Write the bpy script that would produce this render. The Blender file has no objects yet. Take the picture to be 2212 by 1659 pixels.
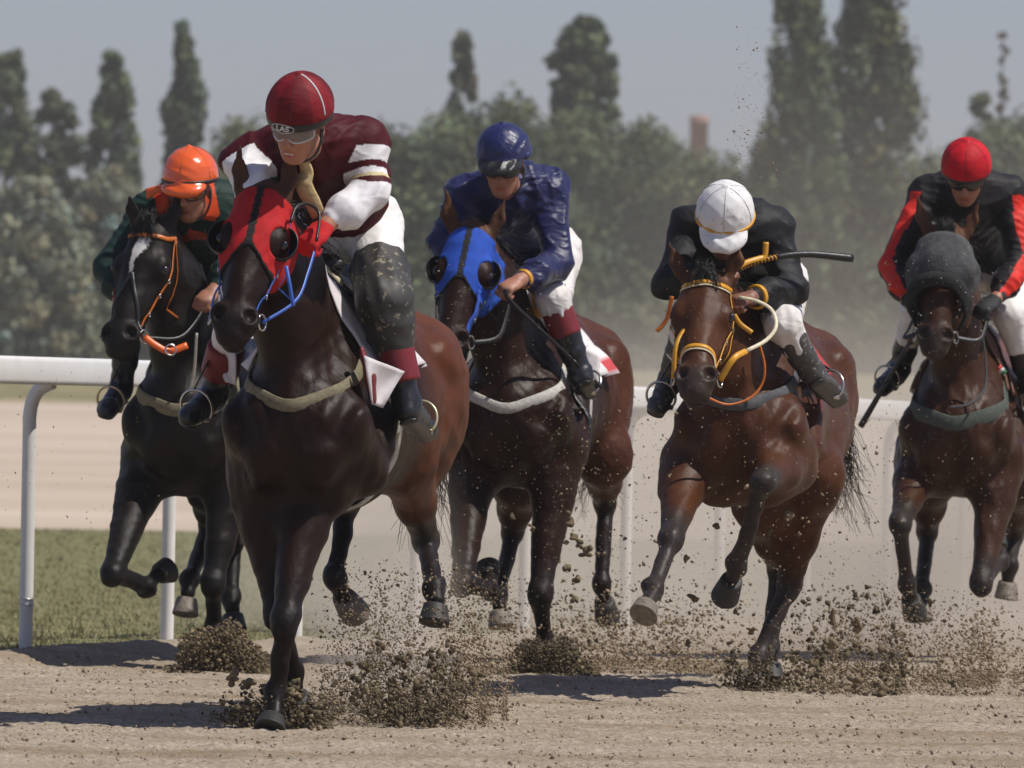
import bpy, math, random, os
import numpy as np
from mathutils import Vector, Matrix

# ------------------------------------------------------------------ camera, world, sun
C = bpy.context.scene
COL = C.collection
FPX = 19350.0                 # focal length in pixels of a 2212 px wide picture
CAMH = 1.205
TH = math.radians(1.06)       # the camera is held with a slight roll
CT, ST = math.cos(TH), math.sin(TH)
PITCH = (829.5 - 811.5) / FPX

def P(u, v, Y):
    """point at distance Y on the ray through photo pixel (u, v)"""
    a = (u - 1106.0) / FPX; b = (829.5 - v) / FPX
    return np.array([(a * CT - b * ST) * Y, Y, CAMH + (a * ST + b * CT - PITCH) * Y])

cam_d = bpy.data.cameras.new('camera'); cam = bpy.data.objects.new('camera', cam_d); COL.objects.link(cam)
cam_d.sensor_width = 36.0; cam_d.lens = 36.0 * FPX / 2212.0
cam_d.clip_start = 0.5; cam_d.clip_end = 6000
R = Matrix(((CT, -ST, 0), (PITCH * -ST, PITCH, -1), (ST, CT, PITCH))).to_quaternion().to_matrix().to_4x4()
cam.matrix_world = Matrix.Translation((0, 0, CAMH)) @ R
cam_d.dof.use_dof = True; cam_d.dof.focus_distance = 31.6; cam_d.dof.aperture_fstop = 10.5
C.camera = cam

SUN_EL, SUN_AZ = math.radians(58), math.radians(74)      # azimuth from "towards the camera" round to the right
sd = Vector((math.sin(SUN_AZ) * math.cos(SUN_EL), -math.cos(SUN_AZ) * math.cos(SUN_EL), math.sin(SUN_EL)))
sun_l = bpy.data.lights.new('sun', 'SUN'); sun_l.energy = 5.0; sun_l.angle = math.radians(0.5); sun_l.color = (1, .95, .87)
sun = bpy.data.objects.new('sun', sun_l); COL.objects.link(sun)
sun.rotation_euler = sd.to_track_quat('Z', 'Y').to_euler(); sun.location = (20, -10, 40)

w = bpy.data.worlds.new('World'); C.world = w; w.use_nodes = True
nt = w.node_tree; bg = nt.nodes['Background']
sky = nt.nodes.new('ShaderNodeTexSky'); sky.sky_type = 'NISHITA'; sky.sun_disc = False
sky.sun_elevation = SUN_EL; sky.sun_rotation = math.atan2(sd.x, sd.y)
sky.air_density = 1.0; sky.dust_density = .65; sky.ozone_density = 6.0
hs = nt.nodes.new('ShaderNodeHueSaturation'); hs.inputs['Saturation'].default_value = 0.75
nt.links.new(sky.outputs[0], hs.inputs['Color'])
tn = nt.nodes.new('ShaderNodeMix'); tn.data_type = 'RGBA'; tn.blend_type = 'MULTIPLY'; tn.inputs[0].default_value = 1; tn.inputs[7].default_value = (1.06, 1.02, 1.20, 1)   # hazy blue-grey air
nt.links.new(hs.outputs[0], tn.inputs[6]); nt.links.new(tn.outputs[2], bg.inputs[0]); bg.inputs[1].default_value = 0.078
C.view_settings.view_transform = 'Standard'; C.view_settings.look = 'None'
C.view_settings.exposure = -0.12; C.view_settings.gamma = 1.0
C.cycles.max_bounces = 6; C.cycles.transparent_max_bounces = 8; C.cycles.volume_bounces = 1
C.cycles.volume_step_rate = 4.0; C.cycles.volume_max_steps = 64

# ------------------------------------------------------------------ helpers
QS = float(os.environ.get('QS', '1'))
rng = np.random.default_rng(7)
V = lambda *a: np.array(a, float)
def nrm(v): v = np.asarray(v, float); return v / (np.linalg.norm(v) + 1e-12)
def lin(r, g, b):
    return tuple((c / 12.92 if c <= .04045 else ((c + .055) / 1.055) ** 2.4) for c in (r / 255, g / 255, b / 255))

def mesh_np(name, verts, faces, smooth=True, col=None):
    verts = np.asarray(verts, np.float32); faces = np.asarray(faces, np.int32)
    me = bpy.data.meshes.new(name); n = faces.shape[1]
    me.vertices.add(len(verts)); me.vertices.foreach_set('co', verts.ravel())
    me.loops.add(faces.size); me.loops.foreach_set('vertex_index', faces.ravel())
    me.polygons.add(len(faces))
    me.polygons.foreach_set('loop_start', np.arange(0, faces.size, n, dtype=np.int32))
    me.polygons.foreach_set('loop_total', np.full(len(faces), n, np.int32))
    me.update(calc_edges=True); me.validate()
    if smooth: me.polygons.foreach_set('use_smooth', np.ones(len(me.polygons), bool))
    if col is not None:
        a = me.attributes.new('Col', 'FLOAT_COLOR', 'POINT')
        a.data.foreach_set('color', np.c_[col, np.ones(len(col))].astype(np.float32).ravel())
    return me

def obj(name, me, mat, parent=None, loc=None):
    o = bpy.data.objects.new(name, me); COL.objects.link(o)
    if mat is not None: me.materials.append(mat)
    if parent is not None: o.parent = parent
    if loc is not None: o.location = tuple(loc)
    return o

def empty(name, loc):
    o = bpy.data.objects.new(name, None); COL.objects.link(o); o.location = tuple(loc); o.empty_display_size = .2
    return o

def tag(o, label=None, cat=None, group=None, kind=None):
    if label: o['label'] = label
    if cat: o['category'] = cat
    if group: o['group'] = group
    if kind: o['kind'] = kind
    return o

# ---- materials
def pmat(name, base=(.5, .5, .5), rough=.6, attr=False, var=.0, vscale=30., bump=0., bscale=60., spec=.5, sheen=0., metal=0.,
         coat=0., aniso=None, speck=None, bump2=0., b2scale=8.):
    m = bpy.data.materials.new(name); m.use_nodes = True; t = m.node_tree; b = t.nodes['Principled BSDF']
    N, L = t.nodes.new, t.links.new
    tc = N('ShaderNodeTexCoord')
    if attr:
        a = N('ShaderNodeAttribute'); a.attribute_name = 'Col'; c = a.outputs['Color']
    else:
        a = N('ShaderNodeRGB'); a.outputs[0].default_value = (*base, 1); c = a.outputs[0]
    if var:
        n = N('ShaderNodeTexNoise'); n.inputs['Scale'].default_value = vscale; n.inputs['Detail'].default_value = 6
        L(tc.outputs['Object'], n.inputs['Vector'])
        mr = N('ShaderNodeMapRange'); mr.inputs[1].default_value = .3; mr.inputs[2].default_value = .7
        mr.inputs[3].default_value = 1 - var; mr.inputs[4].default_value = 1 + var; L(n.outputs['Fac'], mr.inputs[0])
        mx = N('ShaderNodeVectorMath'); mx.operation = 'SCALE'; L(c, mx.inputs[0]); L(mr.outputs[0], mx.inputs['Scale']); c = mx.outputs[0]
    if speck:                                      # dried dirt splashes: (colour, scale, threshold)
        n = N('ShaderNodeTexNoise'); n.inputs['Scale'].default_value = speck[1]; n.inputs['Detail'].default_value = 3
        n.inputs['Roughness'].default_value = .65
        L(tc.outputs['Object'], n.inputs['Vector'])
        mr = N('ShaderNodeMapRange'); mr.inputs[1].default_value = speck[2]; mr.inputs[2].default_value = speck[2] + .05; mr.inputs[4].default_value = .75
        L(n.outputs['Fac'], mr.inputs[0])
        mx = N('ShaderNodeMix'); mx.data_type = 'RGBA'; L(mr.outputs[0], mx.inputs['Factor']); L(c, mx.inputs[6]); mx.inputs[7].default_value = (*speck[0], 1); c = mx.outputs[2]
    L(c, b.inputs['Base Color'])
    b.inputs['Roughness'].default_value = rough; b.inputs['Metallic'].default_value = metal
    b.inputs['Specular IOR Level'].default_value = spec
    if sheen: b.inputs['Sheen Weight'].default_value = sheen; b.inputs['Sheen Roughness'].default_value = .4
    if coat: b.inputs['Coat Weight'].default_value = coat; b.inputs['Coat Roughness'].default_value = .15
    last = None
    for (s, sc, dist) in ((bump, bscale, .01), (bump2, b2scale, .03)):
        if s:
            n = N('ShaderNodeTexNoise'); n.inputs['Scale'].default_value = sc; n.inputs['Detail'].default_value = 5
            L(tc.outputs['Object'], n.inputs['Vector'])
            bp = N('ShaderNodeBump'); bp.inputs['Strength'].default_value = s; bp.inputs['Distance'].default_value = dist
            L(n.outputs['Fac'], bp.inputs['Height'])
            if last: L(last, bp.inputs['Normal'])
            last = bp.outputs[0]
    if last: L(last, b.inputs['Normal'])
    return m

# ---- signed distance fields on numpy arrays
def cap(p, q, r1, r2=None, w=None, sw=1.):
    p = np.asarray(p, float); q = np.asarray(q, float); r2 = r1 if r2 is None else r2
    b = q - p; bb = float(b @ b) + 1e-12
    if w is not None: w = nrm(w)
    def fn(x, y, z):
        dx, dy, dz = x - p[0], y - p[1], z - p[2]
        t = np.clip((dx * b[0] + dy * b[1] + dz * b[2]) / bb, 0, 1)
        ex, ey, ez = dx - t * b[0], dy - t * b[1], dz - t * b[2]
        if w is not None:
            c = (ex * w[0] + ey * w[1] + ez * w[2]) * (1 / sw - 1)
            ex, ey, ez = ex + c * w[0], ey + c * w[1], ez + c * w[2]
        d = np.sqrt(ex * ex + ey * ey + ez * ez) - (r1 + (r2 - r1) * t)
        return d * min(1., sw) if w is not None else d
    r = max(r1, r2) * max(1., sw)
    return fn, np.minimum(p, q) - r, np.maximum(p, q) + r

def ell(c, rad, ax=None):
    c = np.asarray(c, float); rad = np.asarray(rad, float)
    ax = np.eye(3) if ax is None else np.asarray([nrm(a) for a in ax])
    def fn(x, y, z):
        dx, dy, dz = x - c[0], y - c[1], z - c[2]
        k0 = 0; k1 = 0
        for i in range(3):
            e = dx * ax[i, 0] + dy * ax[i, 1] + dz * ax[i, 2]
            k0 = k0 + (e / rad[i]) ** 2; k1 = k1 + (e / rad[i] ** 2) ** 2
        k0 = np.sqrt(k0); k1 = np.sqrt(k1) + 1e-9
        return np.where(k0 < .02, -rad.min(), k0 * (k0 - 1) / k1)
    ext = np.sqrt(((ax * rad[:, None]) ** 2).sum(0))
    return fn, c - ext, c + ext

def half(p, n):                                    # solid on the side opposite to n
    p = np.asarray(p, float); n = nrm(n)
    return (lambda x, y, z: (x - p[0]) * n[0] + (y - p[1]) * n[1] + (z - p[2]) * n[2]), None, None

class Field:
    def __init__(s): s.ops = []; s.disp = None
    def add(s, prim, k=.03, op='u'): s.ops.append((prim, k, op)); return s
    def sub(s, prim, k=.01): return s.add(prim, k, 's')
    def cut(s, prim, k=.004): return s.add(prim, k, 'i')
    def chain(s, pts, k=.03, w=None, sw=1.):
        for (p, r), (q, r2) in zip(pts[:-1], pts[1:]): s.add(cap(p, q, r, r2, w, sw), k)
        return s
    @staticmethod
    def comb(a, b, k, op):
        if op == 'u':
            h = np.maximum(k - np.abs(a - b), 0) / k; return np.minimum(a, b) - h * h * k * .25
        if op == 's': b = -b
        h = np.maximum(k - np.abs(a - b), 0) / k; return np.maximum(a, b) + h * h * k * .25
    def eval(s, Q):
        x, y, z = Q[:, 0], Q[:, 1], Q[:, 2]; d = np.full(len(Q), 1.)
        for (fn, lo, hi), k, op in s.ops: d = s.comb(d, fn(x, y, z), k, op)
        if s.disp: d = d + s.disp(x, y, z)
        return d
    def grad(s, Q, e=.003):
        g = np.stack([s.eval(Q + np.eye(3)[i] * e) - s.eval(Q - np.eye(3)[i] * e) for i in range(3)], 1)
        return g / (np.linalg.norm(g, axis=1, keepdims=True) + 1e-9)
    def mesh(s, res, smooth=1):
        res = res * QS
        lo = np.min([o[0][1] for o in s.ops if o[2] == 'u'], 0) - .03 - 2 * res
        hi = np.max([o[0][2] for o in s.ops if o[2] == 'u'], 0) + .03 + 2 * res
        n = np.ceil((hi - lo) / res).astype(int) + 1
        ax = [(lo[i] + np.arange(n[i]) * res).astype(np.float32) for i in range(3)]
        Fd = np.full(n, .3, np.float32)
        for (fn, plo, phi), k, op in s.ops:
            if plo is None: sl = [slice(0, n[i]) for i in range(3)]
            else:
                pad = k + 3 * res + .012
                a = np.clip(np.floor((plo - pad - lo) / res).astype(int), 0, n - 1); b = np.clip(np.ceil((phi + pad - lo) / res).astype(int) + 1, 0, n)
                if (b <= a).any(): continue
                sl = [slice(a[i], b[i]) for i in range(3)]
            x = ax[0][sl[0]][:, None, None]; y = ax[1][sl[1]][None, :, None]; z = ax[2][sl[2]][None, None, :]
            Fd[sl[0], sl[1], sl[2]] = s.comb(Fd[sl[0], sl[1], sl[2]], fn(x, y, z).astype(np.float32), k, op)
        if s.disp:
            I = np.argwhere(np.abs(Fd) < .05 + 2 * res)
            x, y, z = ax[0][I[:, 0]], ax[1][I[:, 1]], ax[2][I[:, 2]]
            Fd[I[:, 0], I[:, 1], I[:, 2]] += s.disp(x, y, z).astype(np.float32)
        s.cache = (Fd, lo, res)
        return nets(Fd, lo, res, smooth)
    def sample(s, Q):
        """trilinear look-up in the grid of the last mesh() call"""
        if not hasattr(s, 'cache'): return s.eval(Q)
        Fd, lo, res = s.cache; g = (Q - lo) / res; n = np.array(Fd.shape); i = np.clip(np.floor(g).astype(int), 0, n - 2); f = np.clip(g - i, 0, 1)
        out = np.linalg.norm(np.maximum(0, np.maximum(-g, g - n + 1)), axis=1) * res; r = 0
        for a in (0, 1):
            for b in (0, 1):
                for c in (0, 1):
                    r = r + Fd[i[:, 0] + a, i[:, 1] + b, i[:, 2] + c] * np.abs(1 - a - f[:, 0]) * np.abs(1 - b - f[:, 1]) * np.abs(1 - c - f[:, 2])
        return r + out

CO = [(i, j, k) for i in (0, 1) for j in (0, 1) for k in (0, 1)]
ED = [(a, b) for a in range(8) for b in range(a + 1, 8) if sum(abs(CO[a][i] - CO[b][i]) for i in range(3)) == 1]
def nets(Fd, lo, res, smooth):
    S = Fd < 0; c = np.zeros(np.array(Fd.shape) - 1, np.uint8); n = Fd.shape
    for (i, j, k) in CO: c += S[i:n[0] - 1 + i, j:n[1] - 1 + j, k:n[2] - 1 + k]
    act = (c > 0) & (c < 8); I = np.argwhere(act); idx = np.full(act.shape, -1, np.int32); idx[act] = np.arange(len(I))
    vals = [Fd[I[:, 0] + i, I[:, 1] + j, I[:, 2] + k] for (i, j, k) in CO]
    acc = np.zeros((len(I), 3)); cnt = np.zeros(len(I))
    for a, b in ED:
        m = (vals[a] < 0) != (vals[b] < 0)
        t = np.where(m, vals[a] / np.where(m, vals[a] - vals[b], 1), 0)
        pa, pb = np.array(CO[a], float), np.array(CO[b], float)
        acc += m[:, None] * (pa + t[:, None] * (pb - pa)); cnt += m
    vs = lo + (I + acc / cnt[:, None]) * res
    qs = []
    for axis in range(3):
        o1, o2 = [(1, 2), (2, 0), (0, 1)][axis]
        s0 = [slice(1, -1)] * 3; s1 = [slice(1, -1)] * 3; s0[axis] = slice(0, -1); s1[axis] = slice(1, None)
        A, B = S[tuple(s0)], S[tuple(s1)]
        E = np.argwhere(A != B); ins = A[E[:, 0], E[:, 1], E[:, 2]]
        off = np.ones(3, int); off[axis] = 0; E = E + off
        d1 = np.zeros(3, int); d1[o1] = 1; d2 = np.zeros(3, int); d2[o2] = 1
        g = lambda e: idx[e[:, 0], e[:, 1], e[:, 2]]
        q = np.stack([g(E - d1 - d2), g(E - d2), g(E), g(E - d1)], 1)
        q[~ins] = q[~ins][:, ::-1]; qs.append(q)
    q = np.concatenate(qs); q = q[(q >= 0).all(1)]
    e0 = np.concatenate([q[:, i] for i in range(4)]); e1 = np.concatenate([q[:, (i + 1) % 4] for i in range(4)])
    for _ in range(smooth):
        deg = np.bincount(e0, minlength=len(vs)) + np.bincount(e1, minlength=len(vs))
        av = np.stack([np.bincount(e0, vs[e1, i], len(vs)) + np.bincount(e1, vs[e0, i], len(vs)) for i in range(3)], 1) / np.maximum(deg, 1)[:, None]
        vs = vs * .4 + av * .6
    return vs, q

def march(field, o, d, maxd=1.2, it=36):
    """walk points o along unit directions d to the field's surface"""
    t = np.zeros(len(o))
    for _ in range(it): t = np.clip(t + np.minimum(field.sample(o + d * t[:, None]) * .9, .07), 0, maxd)
    return o + d * t[:, None]

def spline(pts, n):
    """Catmull-Rom through pts, n samples"""
    p = np.asarray(pts, float); p = np.vstack([2 * p[0] - p[1], p, 2 * p[-1] - p[-2]])
    t = np.linspace(0, len(p) - 3 - 1e-6, n); i = t.astype(int); f = (t - i)[:, None]
    a, b, c, d = p[i], p[i + 1], p[i + 2], p[i + 3]
    return .5 * (2 * b + (c - a) * f + (2 * a - 5 * b + 4 * c - d) * f * f + (3 * b - a - 3 * c + d) * f ** 3)

def ribbon(pts, nor, width, thick, closed=False, prof=None):
    """strap along pts lying flat against a surface with normals nor -> verts, quads"""
    pts = np.asarray(pts, float); n = len(pts)
    tan = np.gradient(pts, axis=0); tan /= np.linalg.norm(tan, axis=1, keepdims=True) + 1e-9
    nor = np.broadcast_to(np.asarray(nor, float), pts.shape)
    nor = nor - (nor * tan).sum(1, keepdims=True) * tan; nor /= np.linalg.norm(nor, axis=1, keepdims=True) + 1e-9
    sd_ = np.cross(tan, nor); wd = np.broadcast_to(np.asarray(width, float) * .5, (n,))[:, None]; th = thick * .5
    sec = [(-1, -1), (-.86, 1), (.86, 1), (1, -1)]
    v = np.stack([pts + sd_ * wd * a + nor * th * b for a, b in sec], 1).reshape(-1, 3)
    q = []
    for i in range(n - 1):
        for j in range(4): q.append((i * 4 + j, (i + 1) * 4 + j, (i + 1) * 4 + (j + 1) % 4, i * 4 + (j + 1) % 4))
    q += [(0, 1, 2, 3), (n * 4 - 1, n * 4 - 2, n * 4 - 3, n * 4 - 4)]
    return v, np.array(q)

def tube(pts, rad, m=8, closed=False):
    pts = np.asarray(pts, float); n = len(pts); rad = np.broadcast_to(np.asarray(rad, float), (n,))
    tan = (np.roll(pts, -1, 0) - np.roll(pts, 1, 0)) if closed else np.gradient(pts, axis=0)
    tan /= np.linalg.norm(tan, axis=1, keepdims=True) + 1e-9
    u = nrm(np.cross(tan[0], V(.3, .5, .8))); us = []
    for t in tan: u = nrm(u - (u @ t) * t); us.append(u)
    us = np.array(us); vs_ = np.cross(tan, us); a = np.arange(m) / m * 2 * math.pi
    v = (pts[:, None] + rad[:, None, None] * (np.cos(a)[None, :, None] * us[:, None] + np.sin(a)[None, :, None] * vs_[:, None])).reshape(-1, 3)
    q = []
    for i in range(n if closed else n - 1):
        i2 = (i + 1) % n
        for j in range(m): q.append((i * m + j, i * m + (j + 1) % m, i2 * m + (j + 1) % m, i2 * m + j))
    if not closed:
        c0, c1 = len(v), len(v) + 1; v = np.vstack([v, pts[:1], pts[-1:]])
        for j in range(0, m, 2):
            e = (n - 1) * m
            q.append((c0, (j + 2) % m, (j + 1) % m, j)); q.append((c1, e + j, e + (j + 1) % m, e + (j + 2) % m))
    return v, q

def join(parts):
    vs, qs, o = [], [], 0
    for v, q in parts: vs.append(v); qs.append(np.asarray(q) + o); o += len(v)
    return np.vstack(vs), np.vstack(qs)

def sheet(G, thick=.004):
    """a thin closed cloth from a grid of points (m,n,3)"""
    m, n, _ = G.shape
    du = np.gradient(G, axis=0); dv = np.gradient(G, axis=1); N = np.cross(du, dv); N /= np.linalg.norm(N, axis=2, keepdims=True) + 1e-9
    A = (G + N * thick * .5).reshape(-1, 3); B = (G - N * thick * .5).reshape(-1, 3); k = m * n; q = []
    for i in range(m - 1):
        for j in range(n - 1):
            a, b, c, d = i * n + j, (i + 1) * n + j, (i + 1) * n + j + 1, i * n + j + 1
            q.append((a, b, c, d)); q.append((k + d, k + c, k + b, k + a))
    ring = [(i, 0) for i in range(m)] + [(m - 1, j) for j in range(1, n)] + [(i, n - 1) for i in range(m - 2, -1, -1)] + [(0, j) for j in range(n - 2, 0, -1)]
    ring = [i * n + j for i, j in ring]
    for a, b in zip(ring, ring[1:] + ring[:1]): q.append((b, a, k + a, k + b))
    return np.vstack([A, B]), np.array(q)

def folds(seed, amp, freq, stretch=None):
    """cloth creases as a sum of warped sines"""
    r = np.random.default_rng(seed); D = r.normal(size=(3, 3)); D[:, 1] *= .4; D /= np.linalg.norm(D, axis=1, keepdims=True); ph = r.uniform(0, 6, 8); fr = freq * r.uniform(.6, 1.3, 3)
    def fn(x, y, z):
        s = 0
        for i in range(3):
            w1 = np.sin(x * 7 + z * 4 + ph[i]) + .6 * np.sin(z * 12 - x * 5 + y * 5 + ph[i + 3]); m = np.clip(.3 + .9 * np.sin(x * (8 + 3 * i) - z * (11 - 2 * i) + y * 5 + ph[i + 4]), 0, 1)
            c = np.sin((x * D[i, 0] + y * D[i, 1] + z * D[i, 2]) * fr[i] + ph[i] + 1.3 * w1)
            s = s + m * (1.2 * np.abs(c) - .75)
        return amp * s * .8
    return fn

# ------------------------------------------------------------------ materials
M = {}
M['coat'] = pmat('horse_coat', attr=True, rough=.40, var=.22, vscale=7, bump=.15, bscale=300, bump2=.22, b2scale=9, spec=.16)
M['coat_dirty'] = pmat('horse_coat_dirty', attr=True, rough=.42, var=.22, vscale=7, bump=.12, bscale=260, bump2=.22, b2scale=9, spec=.15, speck=((.26, .20, .14), 75, .67))
def coat_material(m):
    t = m.node_tree; N, L = t.nodes.new, t.links.new; b = t.nodes['Principled BSDF']; tc = N('ShaderNodeTexCoord')
    def noise(scale, detail, sc=(1, 1, 1), typ=None):
        mp = N('ShaderNodeMapping'); mp.inputs['Scale'].default_value = sc; L(tc.outputs['Object'], mp.inputs[0]); n = N('ShaderNodeTexNoise'); n.inputs['Scale'].default_value = scale; n.inputs['Detail'].default_value = detail
        if typ: n.noise_type = typ
        L(mp.outputs[0], n.inputs['Vector']); return n.outputs['Fac']
    last = b.inputs['Normal'].links[0].from_socket
    for f, st, di in ((noise(5.5, 2.5, (1, 1, .8), 'RIDGED_MULTIFRACTAL'), .6, .014), (noise(13, 2, (1, 1, .6), 'RIDGED_MULTIFRACTAL'), .35, .007), (noise(38, 4, (1, 1, .25)), .4, .006)):
        bp = N('ShaderNodeBump'); bp.inputs['Strength'].default_value = st; bp.inputs['Distance'].default_value = di; L(f, bp.inputs['Height']); L(last, bp.inputs['Normal']); last = bp.outputs[0]
    L(last, b.inputs['Normal'])
    mr = N('ShaderNodeMapRange'); mr.inputs[1].default_value = .3; mr.inputs[2].default_value = .7; mr.inputs[3].default_value = .34; mr.inputs[4].default_value = .56; L(noise(4.5, 5, (1, 1, .5)), mr.inputs[0]); L(mr.outputs[0], b.inputs['Roughness'])
for k_ in ('coat', 'coat_dirty'): coat_material(M[k_])
def crease_material(m, st, sc, stretch, ridge=True):
    t = m.node_tree; N, L = t.nodes.new, t.links.new; b = t.nodes['Principled BSDF']; tc = N('ShaderNodeTexCoord'); lk = b.inputs['Normal'].links; last = lk[0].from_socket if lk else None
    for k, (s_, d_) in enumerate(((sc, .022), (sc * 2.3, .010))):
        mp = N('ShaderNodeMapping'); mp.inputs['Scale'].default_value = stretch; mp.inputs['Rotation'].default_value = (0, .6 + .5 * k, .3); L(tc.outputs['Object'], mp.inputs[0]); n = N('ShaderNodeTexNoise'); n.inputs['Scale'].default_value = s_; n.inputs['Detail'].default_value = 1.5; n.inputs['Distortion'].default_value = .8
        if ridge: n.noise_type = 'RIDGED_MULTIFRACTAL'
        L(mp.outputs[0], n.inputs['Vector']); bp = N('ShaderNodeBump'); bp.inputs['Strength'].default_value = st; bp.inputs['Distance'].default_value = d_; L(n.outputs['Fac'], bp.inputs['Height'])
        if last: L(last, bp.inputs['Normal'])
        last = bp.outputs[0]
    L(last, b.inputs['Normal'])
M['hoof'] = pmat('hoof_horn', (.16, .13, .10), .6, var=.35, vscale=40, bump=.3, bscale=90)
M['hoof_dark'] = pmat('hoof_horn_dark', (.02, .018, .016), .6, var=.35, vscale=40, bump=.3, bscale=90)
M['eye'] = pmat('horse_eye', (.008, .005, .004), .08, spec=.7)
M['hair'] = pmat('horse_hair', (.009, .007, .006), .45, spec=.35)
M['black_leather'] = pmat('black_leather', (.012, .011, .011), .42, var=.2, vscale=50, bump=.15, bscale=150)
M['brown_leather'] = pmat('brown_leather', (.10, .035, .018), .45, var=.25, vscale=40, bump=.15, bscale=150)
M['orange_leather'] = pmat('orange_leather', (.50, .13, .012), .45, var=.2, vscale=50)
M['orange_rubber'] = pmat('orange_rubber', (.72, .12, .01), .4, var=.1)
M['yellow_leather'] = pmat('yellow_leather', (.60, .28, .012), .42, var=.15, vscale=60)
M['cream_leather'] = pmat('cream_leather', (.62, .55, .38), .5, var=.15, vscale=60)
M['blue_leather'] = pmat('blue_leather', (.035, .11, .45), .4, var=.1)
M['olive_web'] = pmat('olive_webbing', (.17, .145, .085), .75, var=.25, vscale=60, bump=.4, bscale=300)
M['green_web'] = pmat('green_webbing', (.055, .068, .052), .75, var=.25, vscale=60, bump=.4, bscale=300)
M['grey_web'] = pmat('grey_webbing', (.075, .075, .08), .75, var=.25, vscale=60, bump=.4, bscale=300)
M['white_web'] = pmat('white_webbing', (.5, .48, .43), .75, var=.2, vscale=80, bump=.4, bscale=300)
M['metal'] = pmat('polished_steel', (.55, .53, .5), .25, metal=1.)
M['brass'] = pmat('stirrup_brass', (.62, .55, .36), .35, metal=.6)
M['cloth_attr'] = pmat('silk_cloth', attr=True, rough=.6, var=.08, vscale=40, bump=.12, bscale=500, spec=.18)
M['cloth_dusty'] = pmat('dusty_cloth', attr=True, rough=.6, var=.15, vscale=30, bump=.15, bscale=400, spec=.25, speck=((.32, .26, .19), 75, .68))
M['satin'] = pmat('navy_satin', attr=True, rough=.46, var=.06, vscale=30, spec=.38, sheen=.1); M['satin_cap'] = pmat('navy_cap', attr=True, rough=.38, var=.06, vscale=30, spec=.5, bump2=.3, b2scale=25)
M['breeches'] = pmat('white_breeches', (.72, .70, .68), .6, var=.06, vscale=20, bump=.15, bscale=500)
M['breeches_dusty'] = pmat('dusty_breeches', (.66, .63, .60), .6, var=.12, vscale=20, bump=.15, bscale=500, speck=((.34, .27, .2), 60, .69))
M['boot'] = pmat('black_boot', (.012, .012, .015), .35, var=.3, vscale=30, speck=((.16, .13, .10), 60, .64))
M['boot_dusty'] = pmat('muddy_boot', (.05, .047, .045), .5, var=.3, vscale=30, speck=((.36, .30, .23), 45, .6))
M['chaps'] = pmat('mud_spattered_chaps', (.030, .028, .025), .58, var=.3, vscale=25, speck=((.26, .22, .15), 38, .6))
M['skin'] = pmat('skin', (.42, .19, .115), .5, var=.12, vscale=50, bump=.08, bscale=400)
M['skin_tan'] = pmat('tanned_skin', (.36, .15, .085), .5, var=.12, vscale=50, bump=.08, bscale=400)
M['red_knit'] = pmat('red_knit_glove', (.62, .006, .010), .75, var=.15, vscale=60, bump=.5, bscale=420)
M['black_knit'] = pmat('black_glove', (.010, .010, .011), .65, var=.2, vscale=60, bump=.4, bscale=350)
M['lens_clear'] = pmat('goggle_lens_clear', (.30, .27, .25), .12, spec=.5); M['lens_clear'].node_tree.nodes['Principled BSDF'].inputs['Alpha'].default_value = .42
M['lens_dark'] = pmat('goggle_lens_dark', (.012, .011, .012), .08, spec=.7)
M['lens_amber'] = pmat('goggle_lens_amber', (.16, .05, .008), .1, spec=.8)
M['goggle_white'] = pmat('goggle_frame_white', (.6, .6, .6), .35)
M['black_plastic'] = pmat('black_plastic', (.012, .012, .013), .35)
M['white_print'] = pmat('white_print', (.62, .62, .62), .5)
M['white_cloth'] = pmat('white_saddlecloth', (.62, .58, .58), .8, var=.1, vscale=25, bump=.3, bscale=300)
M['cloth_col'] = pmat('saddlecloth', attr=True, rough=.8, var=.1, vscale=25, bump=.3, bscale=300)
M['felt_yellow'] = pmat('yellow_pad', (.60, .27, .02), .8, var=.1)
M['maroon_leather'] = pmat('maroon_leather', (.17, .018, .02), .5, var=.15)
M['fleece_grey'] = pmat('grey_fleece', (.06, .06, .062), .95, var=.3, vscale=30, bump=.45, bscale=90, speck=((.2, .18, .15), 30, .66))
M['fleece_black'] = pmat('black_fleece', (.012, .012, .012), .95, var=.3, vscale=40, bump=.9, bscale=120)

crease_material(M['satin'], .85, 6.5, (1, 1, 1.9)); crease_material(M['cloth_attr'], .35, 6, (1, 1, 1.8)); crease_material(M['cloth_dusty'], .45, 6, (1, 1, 1.8))
crease_material(M['breeches'], .30, 7, (1, 1, 2)); crease_material(M['breeches_dusty'], .45, 7, (1, 1, 2)); crease_material(M['chaps'], .07, 9, (1, 1, 1))
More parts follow.
